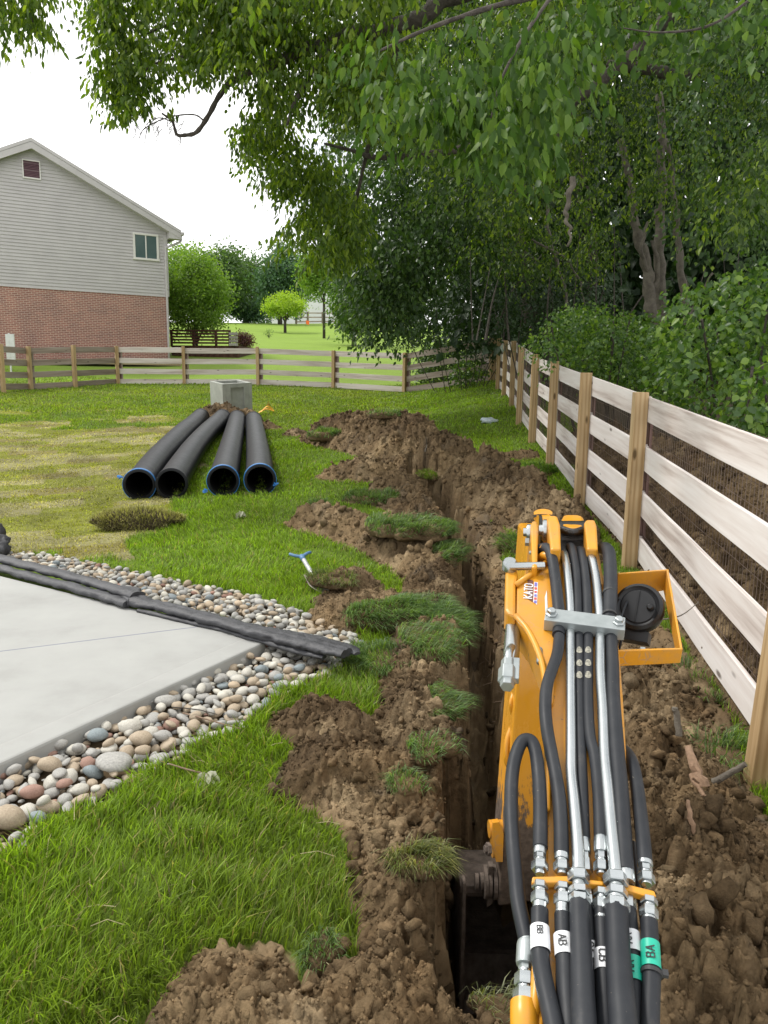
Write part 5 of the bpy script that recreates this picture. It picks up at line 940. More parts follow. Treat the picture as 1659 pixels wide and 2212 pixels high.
mb = MB(); mb.add(V, Fc); o = mb.build('blade', M['steel_mud'], sh, smooth=True); o.modifiers.new('solid', 'SOLIDIFY').thickness = .004
# wilted leaf bunches
def wilt(px, py, r, label, n=8, stalk=None):
    p = G(px, py, r * .8); T = empty('wilted_plant', tuple(G(px, py)), label, 'wilted leaves')
    for i in range(n):
        a = i * 2.4; V = []; Fc = []; d = np.array([math.cos(a) * .8, -.35 + .3 * math.sin(a), -.5 + .5 * math.sin(a * 1.7)]); d = unit(d); u = unit(np.cross(d, rng.normal(size=3))); w = np.cross(d, u); L = r * rng.uniform(.8, 1.3)
        for k in range(7):
            for j in range(5):
                s_ = k / 6; q = (j / 4 - .5) * 2; ww = math.sin(math.pi * (s_ * .86 + .10)) * L * .42 * (1 + .12 * math.sin(k * 9 + j)); c = 1.6 * q
                V.append(p + d * L * s_ - np.array([0, 0, 1]) * L * .45 * s_ * s_ + u * math.sin(c) * ww * .62 + w * (1 - math.cos(c)) * ww * .7 + rng.normal(0, .02 * r, 3))
        for k in range(6):
            for j in range(4): Fc.append([k * 5 + j, k * 5 + j + 1, (k + 1) * 5 + j + 1, (k + 1) * 5 + j])
        mb = MB(); mb.add(V, Fc); mb.build('leaf', M['wilted'], T, smooth=True)
    if stalk: mb = MB(); mb.tube(spline([G(*stalk[0], .03), G(*stalk[1], .05), p], 5), .003, 6); mb.build('stalk', M['root'], T)
wilt(446, 1672, .062, 'bunch of wilted grey-green leaves on a stalk in the near grass below the stones', 9, [(365, 1650), (405, 1662)]); wilt(521, 1106, .072, 'bunch of wilted pale leaves standing in the lawn in front of the pipes', 8)
# litter and weeds on the far lawn
V, Fc = lump(I3, .8, 2.5, 61, (.17, .1, .06)); tag(np_obj('litter', V + G(1057, 908, .05), Fc, M['litter']), 'crumpled bluish white wrapper on the grass near the right-hand fence', 'litter')
# broken branches and split wood in the soil on the right
def stick(name, label, pts, r0, r1, m_, hs=(.03, .1)):
    Q = [G(x, y, h) for x, y, h in pts]
    mb = MB(); P = spline(Q, 4); P = [p + rng.normal(0, r0 * .15, 3) for p in P]; mb.tube(P, list(np.linspace(r0, r1, len(P))), 9); return tag(mb.build(name, M[m_], smooth=True, auto=40), label, 'branch', 'wood pieces in the soil')
stick('broken_branch', 'short grey branch stub standing up in the soil right of the boom', [(1467, 1592, .22), (1461, 1545, .30), (1458, 1530, .33)], .014, .012, 'bark_pale')
stick('broken_branch', 'thick split branch with orange-brown inside lying in the right soil heap', [(1518, 1700, .28), (1500, 1655, .33), (1488, 1615, .36)], .022, .013, 'split_wood')
stick('broken_branch', 'splintered pale wood shard below the thick split branch', [(1493, 1672, .30), (1512, 1708, .27), (1526, 1722, .26)], .012, .005, 'split_wood')
stick('broken_branch', 'stub of root with a torn end beside the foot of the near post', [(1540, 1690, .14), (1575, 1672, .19), (1610, 1650, .24)], .014, .010, 'bark_pale')
stick('broken_branch', 'curved pinkish twig on the heap below the near post', [(1502, 1800, .3), (1492, 1765, .35), (1486, 1730, .38)], .010, .006, 'split_wood')
stick('thin_twig', 'thin bare twig crossing the wire mesh beside the work lamp', [(1420, 1340, .42), (1470, 1330, .45), (1510, 1300, .50)], .004, .002, 'bark_pale')
stick('thin_twig', 'slender twig lying on the stones against the patio edge', [(395, 1540, .0), (440, 1552, .03), (520, 1575, .03)], .004, .003, 'root')
stick('thin_twig', 'small twig on the stones halfway along the patio edge', [(372, 1528, .05), (420, 1532, .05), (470, 1543, .05)], .003, .002, 'bark')
stick('thin_twig', 'white bare twig standing in the spoil heap right of the trench', [(918, 975, .45), (922, 960, .5), (920, 945, .62)], .008, .004, 'bark_pale')
def wall_clods():
    n = 1500; k = rng.uniform(0, len(TR) - 2.2, n); i = k.astype(int); T_ = np.array(TR); c = T_[i] * (1 - k % 1)[:, None] + T_[i + 1] * (k % 1)[:, None]; s = np.where(rng.random(n) < .5, -1, 1); dep = np.interp(k, range(len(TRD)), TRD); u = rng.random(n) ** .8
    hit = np.full(n, -1.0)
    for d in np.linspace(.04, .34, 26):
        t = trench(c[:, 0] + s * d, c[:, 1])[0]; hit = np.where((hit < 0) & (t < u * dep * .95), d, hit)
    m = hit > 0; x = c[m, 0] + (s * hit)[m]; y = c[m, 1]; z = base(x, y) - (u * dep)[m] * .95; r = .010 + .028 * rng.random(m.sum()) ** 2
    V, Fc, C = scatter_lumps(np.stack([x, y, z], -1), r, soil_colour(x, y + z) * rng.uniform(.5, 1.15, (m.sum(), 1)), CL); tag(np_obj('wall_clods', V, Fc, M['dirt'], col=C), 'broken clay lumps bulging from the cut walls of the trench', 'soil', kind='stuff')
wall_clods()
# torn roots sticking out of the trench walls
mb = MB()
for i in range(110):
    k = rng.uniform(2.6, len(TR) - 2.2); a = TR[int(k)] * (1 - k % 1) + TR[int(k) + 1] * (k % 1); sgn = 1 if rng.random() < .75 else -1; z = gz(a[0], a[1]) - rng.uniform(.02, .45); q = np.array([a[0] + sgn * .16, a[1], z]); d = np.array([-sgn * 1.0, rng.normal(0, .7), rng.normal(-.1, .5)]) * rng.uniform(.04, .11)
    mb.tube(spline([q, q + d * .5 + rng.normal(0, .015, 3), q + d + rng.normal(0, .02, 3)], 3), rng.uniform(.0012, .0024), 4, False)
tag(mb.build('torn_roots', M['root']), 'torn thin roots sticking out of the trench walls', 'roots', kind='stuff')
# ------------------------------------------------------------------ excavator arm
P0 = D(1277, 2212, 1.15); P1 = D(1222, 1130, 2.42); bu = unit(P1 - P0); bv = unit(np.cross(bu, [0, 0, 1.0])); bn = np.cross(bv, bu)
def B(px, py, w=0.0):                    # point at height w above the top plate of the boom
    r = ray(px, py); t = ((P0 + bn * w - O) @ bn) / (r @ bn); return O + r * t
EX = empty('excavator_arm', tuple(P0 - [0, 0, .3]), 'orange-yellow mini excavator boom and dipper with black hoses, reaching into the trench', 'excavator')
def plate(name, px, w, thick, m_=None, parent=None, bev=.004):
    mb = MB(); mb.prism([B(x, y, w) for x, y in px], -bn * thick); return mb.build(name, m_ or M['yellow'], parent or EX, bevel=bev)
plate('boom', [(1158, 2300), (1163, 2212), (1168, 2050), (1173, 1900), (1178, 1700), (1183, 1560), (1186, 1440), (1190, 1300), (1192, 1215), (1290, 1215), (1318, 1300), (1338, 1400), (1346, 1500), (1355, 1650), (1366, 1800), (1376, 1950), (1386, 2150), (1390, 2300)], 0.0, .15, bev=.008)
plate('boom_edge_strip', [(1160, 2290), (1173, 1900), (1180, 1640), (1186, 1470), (1193, 1470), (1188, 1640), (1181, 1900), (1170, 2290)], .004, .008, bev=.002)
# swing offset web with the stickers
WEB = [(1116, 1262), (1181, 1213), (1196, 1222), (1204, 1400), (1196, 1520), (1182, 1520), (1176, 1440), (1143, 1366), (1114, 1330)]
plate('offset_web', WEB, .012, .10, bev=.008)
mb = MB(); Q = [B(x, y, .018) for x, y in [(1114, 1264), (1150, 1238), (1181, 1214)]]; mb.tube(Q, .008, 8); Q = [B(x, y, .015) for x, y in [(1114, 1330), (1143, 1366), (1170, 1430), (1180, 1500), (1183, 1600), (1180, 1750)]]; mb.tube(spline(Q, 4), .008, 8); mb.build('web_rib', M['yellow'], EX, smooth=True)
plate('pin_bracket', [(1092, 1226), (1115, 1219), (1119, 1240), (1114, 1266), (1114, 1330), (1096, 1324), (1090, 1315)], .02, .07, bev=.008)
mb = MB(); mb.cyl(B(1101, 1224, .035), B(1176, 1222, .035), .0115, 14); mb.lathe(B(1101, 1228, .02), bn, [(0, .022), (.02, .022), (.028, .016)], 20); mb.build('link_pin', M['zinc'], EX, smooth=True, auto=40)
# link cylinder on the left with its fitting
mb = MB(); mb.cyl(B(1112, 1300, -.03), B(1105, 1408, -.03), .020, 18); mb.lathe(B(1106, 1400, -.03), B(1102, 1440, -.03) - B(1106, 1400, -.03), [(0, .020), (.03, .020), (.05, .013)], 18); mb.tube(spline([B(1105, 1398, -.01), B(1099, 1410, .01), B(1098, 1440, .0)], 5), .010, 10); mb.build('link_rod', M['zinc'], EX, smooth=True, auto=40)
mb = MB(); d_ = unit(B(1096, 1470, .0) - B(1098, 1430, .0)); mb.lathe(B(1098, 1428, .0), d_, [(0, .018), (.03, .018), (.031, .023), (.075, .023), (.076, .017), (.092, .017)], 6); mb.box(B(1112, 1448, .0), (.022, .075, .018), (bv, bu, bn)); mb.build('grease_fitting', M['zinc_dull'], EX, bevel=.002)
# boom-head ears, knuckle and pins
def ear(px, w, thick): return plate('ear', px, w, thick, bev=.006)
ear([(1146, 1134), (1150, 1124), (1160, 1125), (1163, 1140), (1161, 1225), (1149, 1225)], .045, .09)
ear([(1183, 1125), (1187, 1112), (1204, 1114), (1210, 1132), (1212, 1186), (1190, 1186)], .075, .15)
ear([(1262, 1128), (1266, 1122), (1285, 1122), (1289, 1134), (1292, 1186), (1268, 1186)], .06, .13)
plate('ear_root', [(1190, 1186), (1212, 1186), (1214, 1260), (1190, 1260)], .016, .06); plate('ear_root', [(1268, 1186), (1292, 1186), (1306, 1262), (1284, 1262)], .016, .06)
mb = MB(); mb.prism([B(1210, 1136, .015), B(1268, 1136, .015), B(1270, 1206, -.004), B(1211, 1206, -.004)], -bn * .08); mb.tube(spline([B(1213, 1143, .03), B(1238, 1150, .038), B(1264, 1143, .03)], 4), .012, 8); mb.build('grease_cake', M['grease'], EX, bevel=.01)
ca, cb = B(1160, 1165, -.01), B(1276, 1165, -.01)
mb = MB(); mb.cyl(B(1206, 1172, -.035), B(1266, 1172, -.035), .068, 32); o = mb.build('knuckle_boss', M['grease'], EX, smooth=True, auto=40)
mb = MB(); q0, q1 = B(1212, 1160, .0), B(1262, 1160, .0); V = []
mb.prism([B(1207, 1130, .02), B(1217, 1110, .01), B(1252, 1109, .01), B(1262, 1118, .01), B(1264, 1138, .035), B(1240, 1141, .042), B(1211, 1139, .04)], -bn * .09); mb.build('knuckle_cover', M['yellow'], EX, bevel=.012)
mb = MB(); mb.cyl(B(1164, 1152, -.04), B(1188, 1150, -.04), .058, 28); mb.tube(spline([B(1164, 1208, .0), B(1176, 1200, .03), B(1190, 1206, .03)], 5), .012, 10); mb.tube(spline([B(1163, 1196, .0), B(1174, 1182, .04), B(1186, 1190, .03)], 5), .010, 10); mb.cyl(B(1173, 1120, -.02), B(1173, 1108, .0), .03, 16); mb.build('swing_casting', M['yellow'], EX, smooth=True, auto=40)
mb = MB(); mb.cyl(B(1163, 1152, -.04), B(1169, 1152, -.04), .062, 28, .060); mb.cyl(B(1173, 1118, -.012), B(1173, 1113, -.006), .0305, 16); mb.build('grease_smear', M['grease'], EX, smooth=True, auto=40)
for a_, rr in (((1180, 1146, .03), .034), ((1146, 1150, .005), .026)):
    mb = MB(); c = B(*a_); mb.lathe(c, -bv, [(0, rr), (.008, rr), (.012, rr * .9), (.0121, rr * .55), (.022, rr * .5)], 24); mb.build('pin_head', M['zinc'], EX, smooth=True, auto=35)
mb = MB(); c = B(1143, 1171, .0); mb.lathe(c, -bv, [(0, .013), (.012, .013)], 6); c = B(1147, 1196, .02); mb.lathe(c, bn, [(0, .006), (.006, .006), (.009, .003)], 10); mb.build('pin_bolt', M['zinc_dull'], EX)
plate('head_plate', [(1161, 1190), (1192, 1192), (1192, 1222), (1161, 1226)], -.03, .03)
# dipper arm hanging into the trench, dirty toward its foot
y0, y1 = 2.40, 2.60; xl_, xr_ = .425, .64
mb = MB(); mb.prism([(xl_ + .035, y0, .98), (xr_, y0, .98), (xr_ - .01, y0, -.30), (xl_ - .012, y0, -.34)], (0, y1 - y0, 0)); mb.build('dipper', M['dirty_yellow'], EX, bevel=.01)
mb = MB(); mb.tube(spline([D(1109, 1498, 2.60), D(1104, 1520, 2.58), D(1108, 1545, 2.60)], 4), .008, 8); mb.tube(spline([D(1106, 1570, 2.62), D(1096, 1600, 2.6), D(1094, 1640, 2.6), D(1104, 1664, 2.62)], 5), .010, 10); mb.build('grab_loop', M['yellow'], EX, smooth=True)
mb = MB()
def lugs(mb, px, py, z, r, L, n=18): c = D(px, py, z); mb.lathe(c, (-1, -.05, 0), [(0, r), (L, r)], n)
lugs(mb, 1090, 1790, 2.66, .030, .055); lugs(mb, 1090, 1830, 2.68, .034, .045); mb.prism([D(1064, 1778, 2.62), D(1078, 1776, 2.62), D(1088, 1800, 2.62), D(1086, 1862, 2.62), D(1072, 1862, 2.62), D(1062, 1826, 2.62)], (0, .03, -.005)); mb.build('bucket_link', M['yellow'], EX, smooth=True, auto=35)
mb = MB(); c = D(1058, 1834, 2.62); mb.lathe(c, (-1, -.25, .1), [(0, .022), (.012, .022), (.0121, .013), (.02, .013)], 6); mb.build('link_bolt', M['mud_metal'], EX)
mb = MB()
for k, (dx_, r_) in enumerate(((0, .05), (-.018, .058), (-.036, .052), (-.05, .056), (-.062, .03), (-.08, .028))): mb.lathe(D(1082, 1905, 2.72) + [dx_, 0, 0], (-1, 0, 0), [(0, r_), (.012, r_)], 22)
mb.prism([D(1056, 1872, 2.68), D(1066, 1872, 2.68), D(1064, 1952, 2.72), D(1052, 1960, 2.72)], (0, .03, 0)); mb.build('bucket_pin', M['mud_metal'], EX, smooth=True, auto=35)
# bucket: side plates, curved back and cutting edge
mb = MB(); bxl, bxr = .30, .62; prof = []
for k in range(11): a = math.radians(95 - k * 20); prof.append((2.72 + .19 * math.cos(a), -.56 + .19 * math.sin(a)))
prof = [(2.50, -.36), (2.60, -.345)] + prof + [(2.60, -.86), (2.44, -.80)]
for i in range(len(prof) - 1):
    (ya, za), (yb, zb_) = prof[i], prof[i + 1]; mb.add([(bxl, ya, za), (bxr, ya, za), (bxr, yb, zb_), (bxl, yb, zb_)], [[0, 1, 2, 3]])
o = mb.build('bucket_shell', M['mud_metal'], EX); sm = o.modifiers.new('solid', 'SOLIDIFY'); sm.thickness = .014
for x in (bxl, bxr): mb = MB(); mb.prism([(x, y, z) for y, z in prof], (.014, 0, 0)); mb.build('bucket_side', M['mud_metal'], EX, bevel=.002)
mb = MB(); mb.box((.46, 2.55, -.335), (.34, .13, .03)); mb.box((.293, 2.41, -.55), (.012, .05, .62)); mb.build('bucket_lip', M['mud_metal'], EX, bevel=.004)
# hoses and steel lines: (name, [(px,py,height above boom)...], radius, material)
def line(name, L, r, m_, seg=6, n=14):
    mb = MB(); P = spline([B(*p) for p in L], seg); rr = r if np.isscalar(r) else list(np.interp(np.linspace(0, 1, len(P)), np.linspace(0, 1, len(r)), r)); mb.tube(P, rr, n); return mb.build(name, M[m_], EX, smooth=True, auto=50)
hL = .022
line('hydraulic_hose', [(1167, 1186, .02), (1180, 1184, .04), (1190, 1196, .045), (1198, 1240, .035), (1205, 1300, .03), (1208, 1345, hL), (1206, 1372, hL)], .0155, 'hose')
h1 = line('hydraulic_hose', [(1208, 1375, hL), (1203, 1415, .03), (1183, 1475, .035), (1178, 1520, .035), (1181, 1570, .03), (1191, 1627, hL), (1205, 1704, hL), (1211, 1770, hL), (1213, 1848, hL)], .0135, 'hose')
p1 = line('steel_line', [(1216, 1196, .0), (1220, 1200, .03), (1226, 1240, .035), (1231, 1300, .028), (1232, 1350, hL), (1232, 1453, hL), (1233, 1611, hL), (1234, 1672, hL), (1240, 1731, .026), (1248, 1823, .03), (1250, 1890, .032)], .0112, 'zinc')
line('hydraulic_hose', [(1228, 1180, -.01), (1236, 1186, .025), (1244, 1230, .025), (1247, 1280, .022), (1248, 1332, .018)], .0125, 'hose')
line('hydraulic_hose', [(1248, 1325, .014), (1251, 1372, .014), (1252, 1500, .012), (1254, 1600, .012), (1258, 1700, .012), (1262, 1815, .012)], .0112, 'hose')
line('hydraulic_hose', [(1252, 1188, -.01), (1257, 1194, .025), (1264, 1240, .025), (1268, 1290, .022), (1269, 1338, .018)], .0125, 'hose')
h4 = line('hydraulic_hose', [(1269, 1330, .014), (1271, 1372, .016), (1270, 1500, .016), (1274, 1585, .016), (1285, 1638, .018), (1293, 1717, .02), (1297, 1812, hL)], .0118, 'hose')
p2 = line('steel_line', [(1268, 1196, .0), (1276, 1200, .03), (1286, 1240, .032), (1293, 1300, .028), (1296, 1350, hL), (1297, 1453, hL), (1302, 1532, hL), (1306, 1632, hL), (1313, 1704, .026), (1320, 1783, .03), (1330, 1886, .034)], .0118, 'zinc')
line('hydraulic_hose', [(1302, 1184, -.01), (1310, 1186, .03), (1316, 1200, .04), (1319, 1250, .034), (1318, 1300, .028), (1317, 1340, hL)], .0185, 'hose')
mb = MB(); mb.cyl(B(1317, 1280, .030), B(1317.5, 1284, .030), .0192, 18); mb.cyl(B(1317, 1328, .027), B(1317, 1332, .027), .0192, 18); mb.build('sleeve_band', M['ink'], EX)
line('hydraulic_hose', [(1316, 1335, .018), (1320, 1375, .018), (1323, 1440, .018), (1324, 1506, .018), (1331, 1611, .018), (1338, 1691, .02), (1344, 1783, .022), (1350, 1885, .024)], [.012, .0145, .0155, .016, .0165, .0165, .0165, .0165], 'hose')
line('hydraulic_hose', [(1345, 1620, -.06), (1356, 1630, -.03), (1366, 1651, -.01), (1375, 1691, .0), (1383, 1757, .01), (1390, 1823, .018), (1393, 1866, .02)], .0135, 'hose')
line('hydraulic_hose', [(1137, 2030, .0), (1120, 1950, .0), (1114, 1889, .005), (1108, 1823, .01), (1104, 1744, .015), (1106, 1678, .02), (1114, 1633, .03), (1128, 1602, .035), (1146, 1600, .035), (1157, 1625, .03), (1164, 1680, .025), (1167, 1744, .022), (1167, 1832, hL)], .0135, 'hose', n=16)
# lower hoses below the bulkhead bracket
lows = {}
lows['a'] = line('hydraulic_hose', [(1166, 1966, hL), (1166, 2020, .022), (1168, 2075, .022), (1178, 2134, .03), (1195, 2212, .035), (1210, 2290, .04)], .0145, 'hose')
lows['b'] = line('hydraulic_hose', [(1215, 1975, hL), (1217, 2030, .02), (1221, 2077, .02), (1225, 2150, .02), (1230, 2212, .02), (1236, 2290, .02)], [.0135, .0135, .015, .017, .0175, .018], 'hose')
lows['big1'] = line('hydraulic_hose', [(1251, 1948, .032), (1253, 2000, .036), (1256, 2065, .04), (1259, 2150, .045), (1262, 2212, .05), (1266, 2290, .05)], [.0165, .0165, .0170, .018, .0185, .0185], 'hose', n=20)
line('hydraulic_hose', [(1270, 1960, .008), (1273, 2019, .008), (1277, 2100, .006), (1279, 2212, .004), (1281, 2290, .004)], .0125, 'hose')
lows['cb'] = line('hydraulic_hose', [(1300, 1966, hL), (1301, 2000, .02), (1305, 2077, .02), (1308, 2150, .018), (1310, 2212, .018), (1313, 2290, .018)], [.0135, .0135, .014, .0155, .016, .016], 'hose')
lows['big2'] = line('hydraulic_hose', [(1331, 1965, .036), (1333, 2010, .04), (1336, 2077, .044), (1341, 2150, .05), (1346, 2212, .055), (1352, 2290, .06)], [.0200, .0190, .0195, .0205, .0205, .0205], 'hose', n=22)
line('hydraulic_hose', [(1357, 1965, .012), (1361, 2010, .012), (1366, 2077, .010), (1370, 2150, .008), (1374, 2290, .008)], .0135, 'hose')
lows['ba'] = line('hydraulic_hose', [(1402, 1990, .02), (1404, 2040, .02), (1407, 2100, .02), (1406, 2150, .02), (1404, 2212, .02), (1403, 2290, .02)], .0140, 'hose')
line('electric_cable', [(1368, 1820, -.03), (1374, 1880, -.02), (1384, 1960, .0), (1392, 2040, .01), (1390, 2120, .01), (1385, 2212, .0), (1384, 2290, .0)], .0045, 'hose')
line('electric_cable', [(1362, 1288, -.02), (1350, 1310, .0), (1340, 1345, .015), (1343, 1375, .0), (1337, 1405, -.03)], .003, 'hose')
line('electric_cable', [(1345, 1285, -.02), (1334, 1310, .0), (1336, 1350, .0), (1333, 1392, -.02)], .003, 'hose')
# crimped and hexagonal fittings
def fit(p0, p1, w, prof, n=6, m_='zinc', name='fitting'):
    a, b = B(*p0, w), B(*p1, w); d = unit(b - a); L = np.linalg.norm(b - a); mb = MB(); s_ = 0
    for f0, f1, r, nn in prof: mb.lathe(a + d * L * f0, d, [(0, r * .93), (L * (f1 - f0) * .12, r), (L * (f1 - f0) * .88, r), (L * (f1 - f0), r * .93)], nn)
    return mb.build(name, M[m_], EX, smooth=True, auto=25)
up = [(0, .28, .0118, 24), (.28, .45, .0112, 6), (.45, .55, .009, 20), (.55, .85, .0152, 6), (.85, 1, .0085, 20)]
fit((1166, 1830), (1166, 1890), hL, up); fit((1213, 1846), (1214, 1890), hL, [(0, .3, .0135, 24), (.3, .42, .011, 20), (.42, .85, .0152, 6), (.85, 1, .0085, 20)]); fit((1297, 1810), (1299, 1890), hL, [(0, .42, .0125, 24), (.42, .60, .0105, 6), (.6, .68, .009, 20), (.68, .93, .0135, 6), (.93, 1, .008, 20)]); fit((1262, 1812), (1266, 1890), .012, [(0, .42, .0112, 24), (.42, .6, .0095, 6), (.6, .93, .012, 6)])
fit((1393, 1862), (1397, 1912), .02, [(0, .18, .0135, 24), (.18, .42, .0118, 6), (.42, .55, .0095, 20), (.55, .9, .0150, 6), (.9, 1, .009, 20)]); fit((1351, 1880), (1353, 1908), .024, [(0, 1, .0155, 24)])
fit((1249, 1880), (1250, 1906), .030, [(0, .25, .0135, 20), (.2, 1, .0190, 6)]); fit((1250, 1905), (1250, 1922), .032, [(0, 1, .0105, 20)], m_='zinc_dull'); fit((1250, 1919), (1251, 1933), .032, [(0, 1, .0182, 6)]); fit((1251, 1934), (1251, 1952), .032, [(0, .2, .012, 20), (.2, 1, .0192, 6)])
fit((1329, 1886), (1331, 1912), .034, [(0, .25, .0150, 20), (.2, 1, .0215, 6)]); fit((1331, 1911), (1331, 1926), .036, [(0, 1, .0115, 20)], m_='zinc_dull'); fit((1331, 1922), (1331, 1938), .036, [(0, 1, .0198, 6)]); fit((1331, 1938), (1331, 1968), .036, [(0, .35, .0145, 20), (.35, 1, .0225, 6)])
for x, y, w in ((1166, 1908, hL), (1215, 1912, hL), (1300, 1924, hL), (1402, 1942, .02)):
    fit((x, y), (x, y + 64 if x != 1402 else y + 60), w, [(0, .2, .0142, 6), (.2, .34, .0095, 20), (.34, .68, .0152, 6), (.68, .9, .0120, 24), (.9, 1.0, .0125, 24)])
fit((1356, 1925), (1358, 1975), .012, [(0, .3, .012, 6), (.3, .8, .0135, 6), (.8, 1, .012, 20)]); fit((1268, 1925), (1270, 1965), .008, [(0, .3, .012, 6), (.3, .8, .0135, 6), (.8, 1, .012, 20)])
fit((1137, 2022), (1133, 2110), .0, [(0, .16, .0125, 20), (.16, .72, .0150, 24), (.72, .95, .0105, 6)], m_='zinc_dull'); fit((1134, 2096), (1132, 2172), .0, [(0, .1, .011, 20), (.12, .48, .0165, 6), (.48, .58, .012, 20), (.58, 1, .0178, 6)], m_='zinc')
line('bulkhead_elbow', [(1132, 2168, .0), (1132, 2200, .0), (1134, 2250, -.01)], .021, 'yellow', n=20); line('bulkhead_elbow', [(1150, 2196, .0), (1156, 2160, .01), (1161, 2090, .012)], .009, 'yellow')
plate('elbow_tab', [(1118, 2240), (1160, 2244), (1160, 2252), (1118, 2250)], .005, .012)
# bulkhead bracket plates between the fittings
for px in ([(1150, 1893), (1236, 1891), (1240, 1897), (1240, 1905), (1148, 1907)], [(1262, 1898), (1304, 1903), (1304, 1912), (1262, 1908)], [(1346, 1910), (1354, 1909), (1414, 1924), (1418, 1936), (1400, 1937), (1346, 1921)]): plate('bulkhead_plate', px, .030, .016, bev=.0025)
plate('bulkhead_web', [(1168, 1896), (1400, 1925), (1392, 1930), (1170, 1905)], .012, .012)
# two-piece clamp with bolts
mb = MB(); pA, pB = B(1177, 1338, .028), B(1349, 1360, .028); cx_d = unit(pB - pA); cy_d = unit(np.cross(bn, cx_d)); Lc = np.linalg.norm(pB - pA)
mb.box((pA + pB) / 2 + bn * .002, (Lc, .052, .034), (cx_d, cy_d, bn)); mb.build('hose_clamp', M['zinc_dull'], EX, bevel=.002)
for s_ in (.08, .92): mb = MB(); c = pA + cx_d * Lc * s_ + bn * .019; mb.lathe(c, bn, [(0, .0155), (.004, .0155), (.0041, .0115), (.014, .0115), (.016, .009)], 6); mb.build('clamp_bolt', M['zinc'], EX, bevel=.001)
# work lamp inside its orange guard
def lampframe():
    zc = 2.05; L_ = [(1336, 1237), (1443, 1228), (1474, 1405), (1337, 1417)]
    a, b, c, d = B(1334, 1237, .0), B(1444, 1229, .0), B(1475, 1402, .0), B(1330, 1406, .0)
    mb = MB()
    def slab_(p, q, t, d0, d1): n_ = unit(np.cross(q - p, bn)) * t; mb.add([p, q, q + n_, p + n_, p - bn * d0, q - bn * d1, q + n_ - bn * d1, p + n_ - bn * d0], [[0, 1, 2, 3], [7, 6, 5, 4], [0, 4, 5, 1], [1, 5, 6, 2], [2, 6, 7, 3], [3, 7, 4, 0]])
    slab_(a, b, .006, .085, .07); slab_(b, c, .006, .07, .045); slab_(c, d, .006, .045, .05); mb.build('lamp_guard', M['yellow'], EX, bevel=.002)
    lc = B(1380, 1312, -.02); axl = unit((O - lc) * .55 + np.array([-.35, -.2, .5])); mb = MB(); mb.lathe(lc - axl * .075, axl, [(0, .03), (.015, .045), (.04, .062), (.075, .066), (.085, .063), (.092, .055), (.088, .051), (.086, .047), (.089, .044), (.089, .001)], 36); lh = mb.build('work_lamp', M['lamp_black'], EX, smooth=True, auto=30)
    mb = MB(); r_ = unit(np.cross(axl, [0, 0, 1.0])); u_ = np.cross(r_, axl); mb.box(lc + axl * .015 + r_ * .002, (.003, .085, .005), (r_, u_, axl)); mb.lathe(lc + axl * .013 - r_ * .032, axl, [(0, .010), (.012, .009), (.018, .006)], 14); mb.box(lc - u_ * .075 - axl * .03, (.07, .03, .05), (r_, u_, axl)); mb.build('lamp_back_detail', M['lamp_black'], lh, bevel=.001)
    mb = MB(); mb.lathe(B(1388, 1404, -.028), unit(d - a) , [(0, .011), (.012, .011), (.013, .008), (.024, .008)], 6); mb.build('guard_bolt', M['zinc_dull'], EX)
lampframe()
mb = MB(); c = B(1165, 1417, .012); V = []
mb.tube([B(1166, 1402, .012), B(1165, 1432, .012)], .007, 12); mb.build('rubber_plug', M['zinc_dull'], EX, smooth=True)
# decals with lettering (thin, on the web face and on the hoses)
def glyph(mb, ch, o, ux, uy, h, nrm, t=.0008):
    S = {'K': [[(0, 0), (0, 1)], [(0, .4), (.6, 1)], [(.15, .5), (.65, 0)]], 'A': [[(0, 0), (.33, 1)], [(.33, 1), (.66, 0)], [(.13, .35), (.53, .35)]], 'T': [[(.33, 0), (.33, 1)], [(0, 1), (.66, 1)]], 'O': [[(0, .15), (0, .85)], [(0, .85), (.15, 1)], [(.15, 1), (.5, 1)], [(.5, 1), (.65, .85)], [(.65, .85), (.65, .15)], [(.65, .15), (.5, 0)], [(.5, 0), (.15, 0)], [(.15, 0), (0, .15)]],
         'B': [[(0, 0), (0, 1)], [(0, 1), (.45, 1)], [(.45, 1), (.58, .78)], [(.58, .78), (.45, .53)], [(.45, .53), (0, .53)], [(.45, .53), (.63, .27)], [(.63, .27), (.48, 0)], [(.48, 0), (0, 0)]], 'C': [[(.62, .8), (.48, 1)], [(.48, 1), (.15, 1)], [(.15, 1), (0, .8)], [(0, .8), (0, .2)], [(0, .2), (.15, 0)], [(.15, 0), (.48, 0)], [(.48, 0), (.62, .2)]]}
    for a, b in S[ch]:
        a = o + ux * a[0] * h + uy * a[1] * h; b = o + ux * b[0] * h + uy * b[1] * h; d = unit(b - a); w = np.cross(nrm, d) * h * .075; mb.prism([a - w - d * h * .05, b - w + d * h * .05, b + w + d * h * .05, a + w - d * h * .05], nrm * t)
def text(s_, o, ux, uy, h, nrm, m_, parent, sp_=.85):
    mb = MB()
    for i, ch in enumerate(s_): glyph(mb, ch, o + ux * h * sp_ * i, ux, uy, h, nrm)
    return mb.build('lettering', M[m_], parent)
ZW = .0135
dc = plate('maker_plate', [(1140, 1251), (1152, 1254), (1151, 1300), (1139, 1293)], ZW, .001, M['maroon'], bev=0); o_ = B(1148.6, 1293, ZW + .0004); e1 = unit(B(1150.8, 1260, ZW) - o_); e2 = unit(np.cross(bn, e1)); hgt = np.linalg.norm(B(1150, 1285, ZW) - B(1142, 1285, ZW)) * 1.0
text('KATO', o_, e1, e2, np.linalg.norm(B(1150.8, 1254, ZW) - o_) / 4.1, bn, 'white_tape', dc)
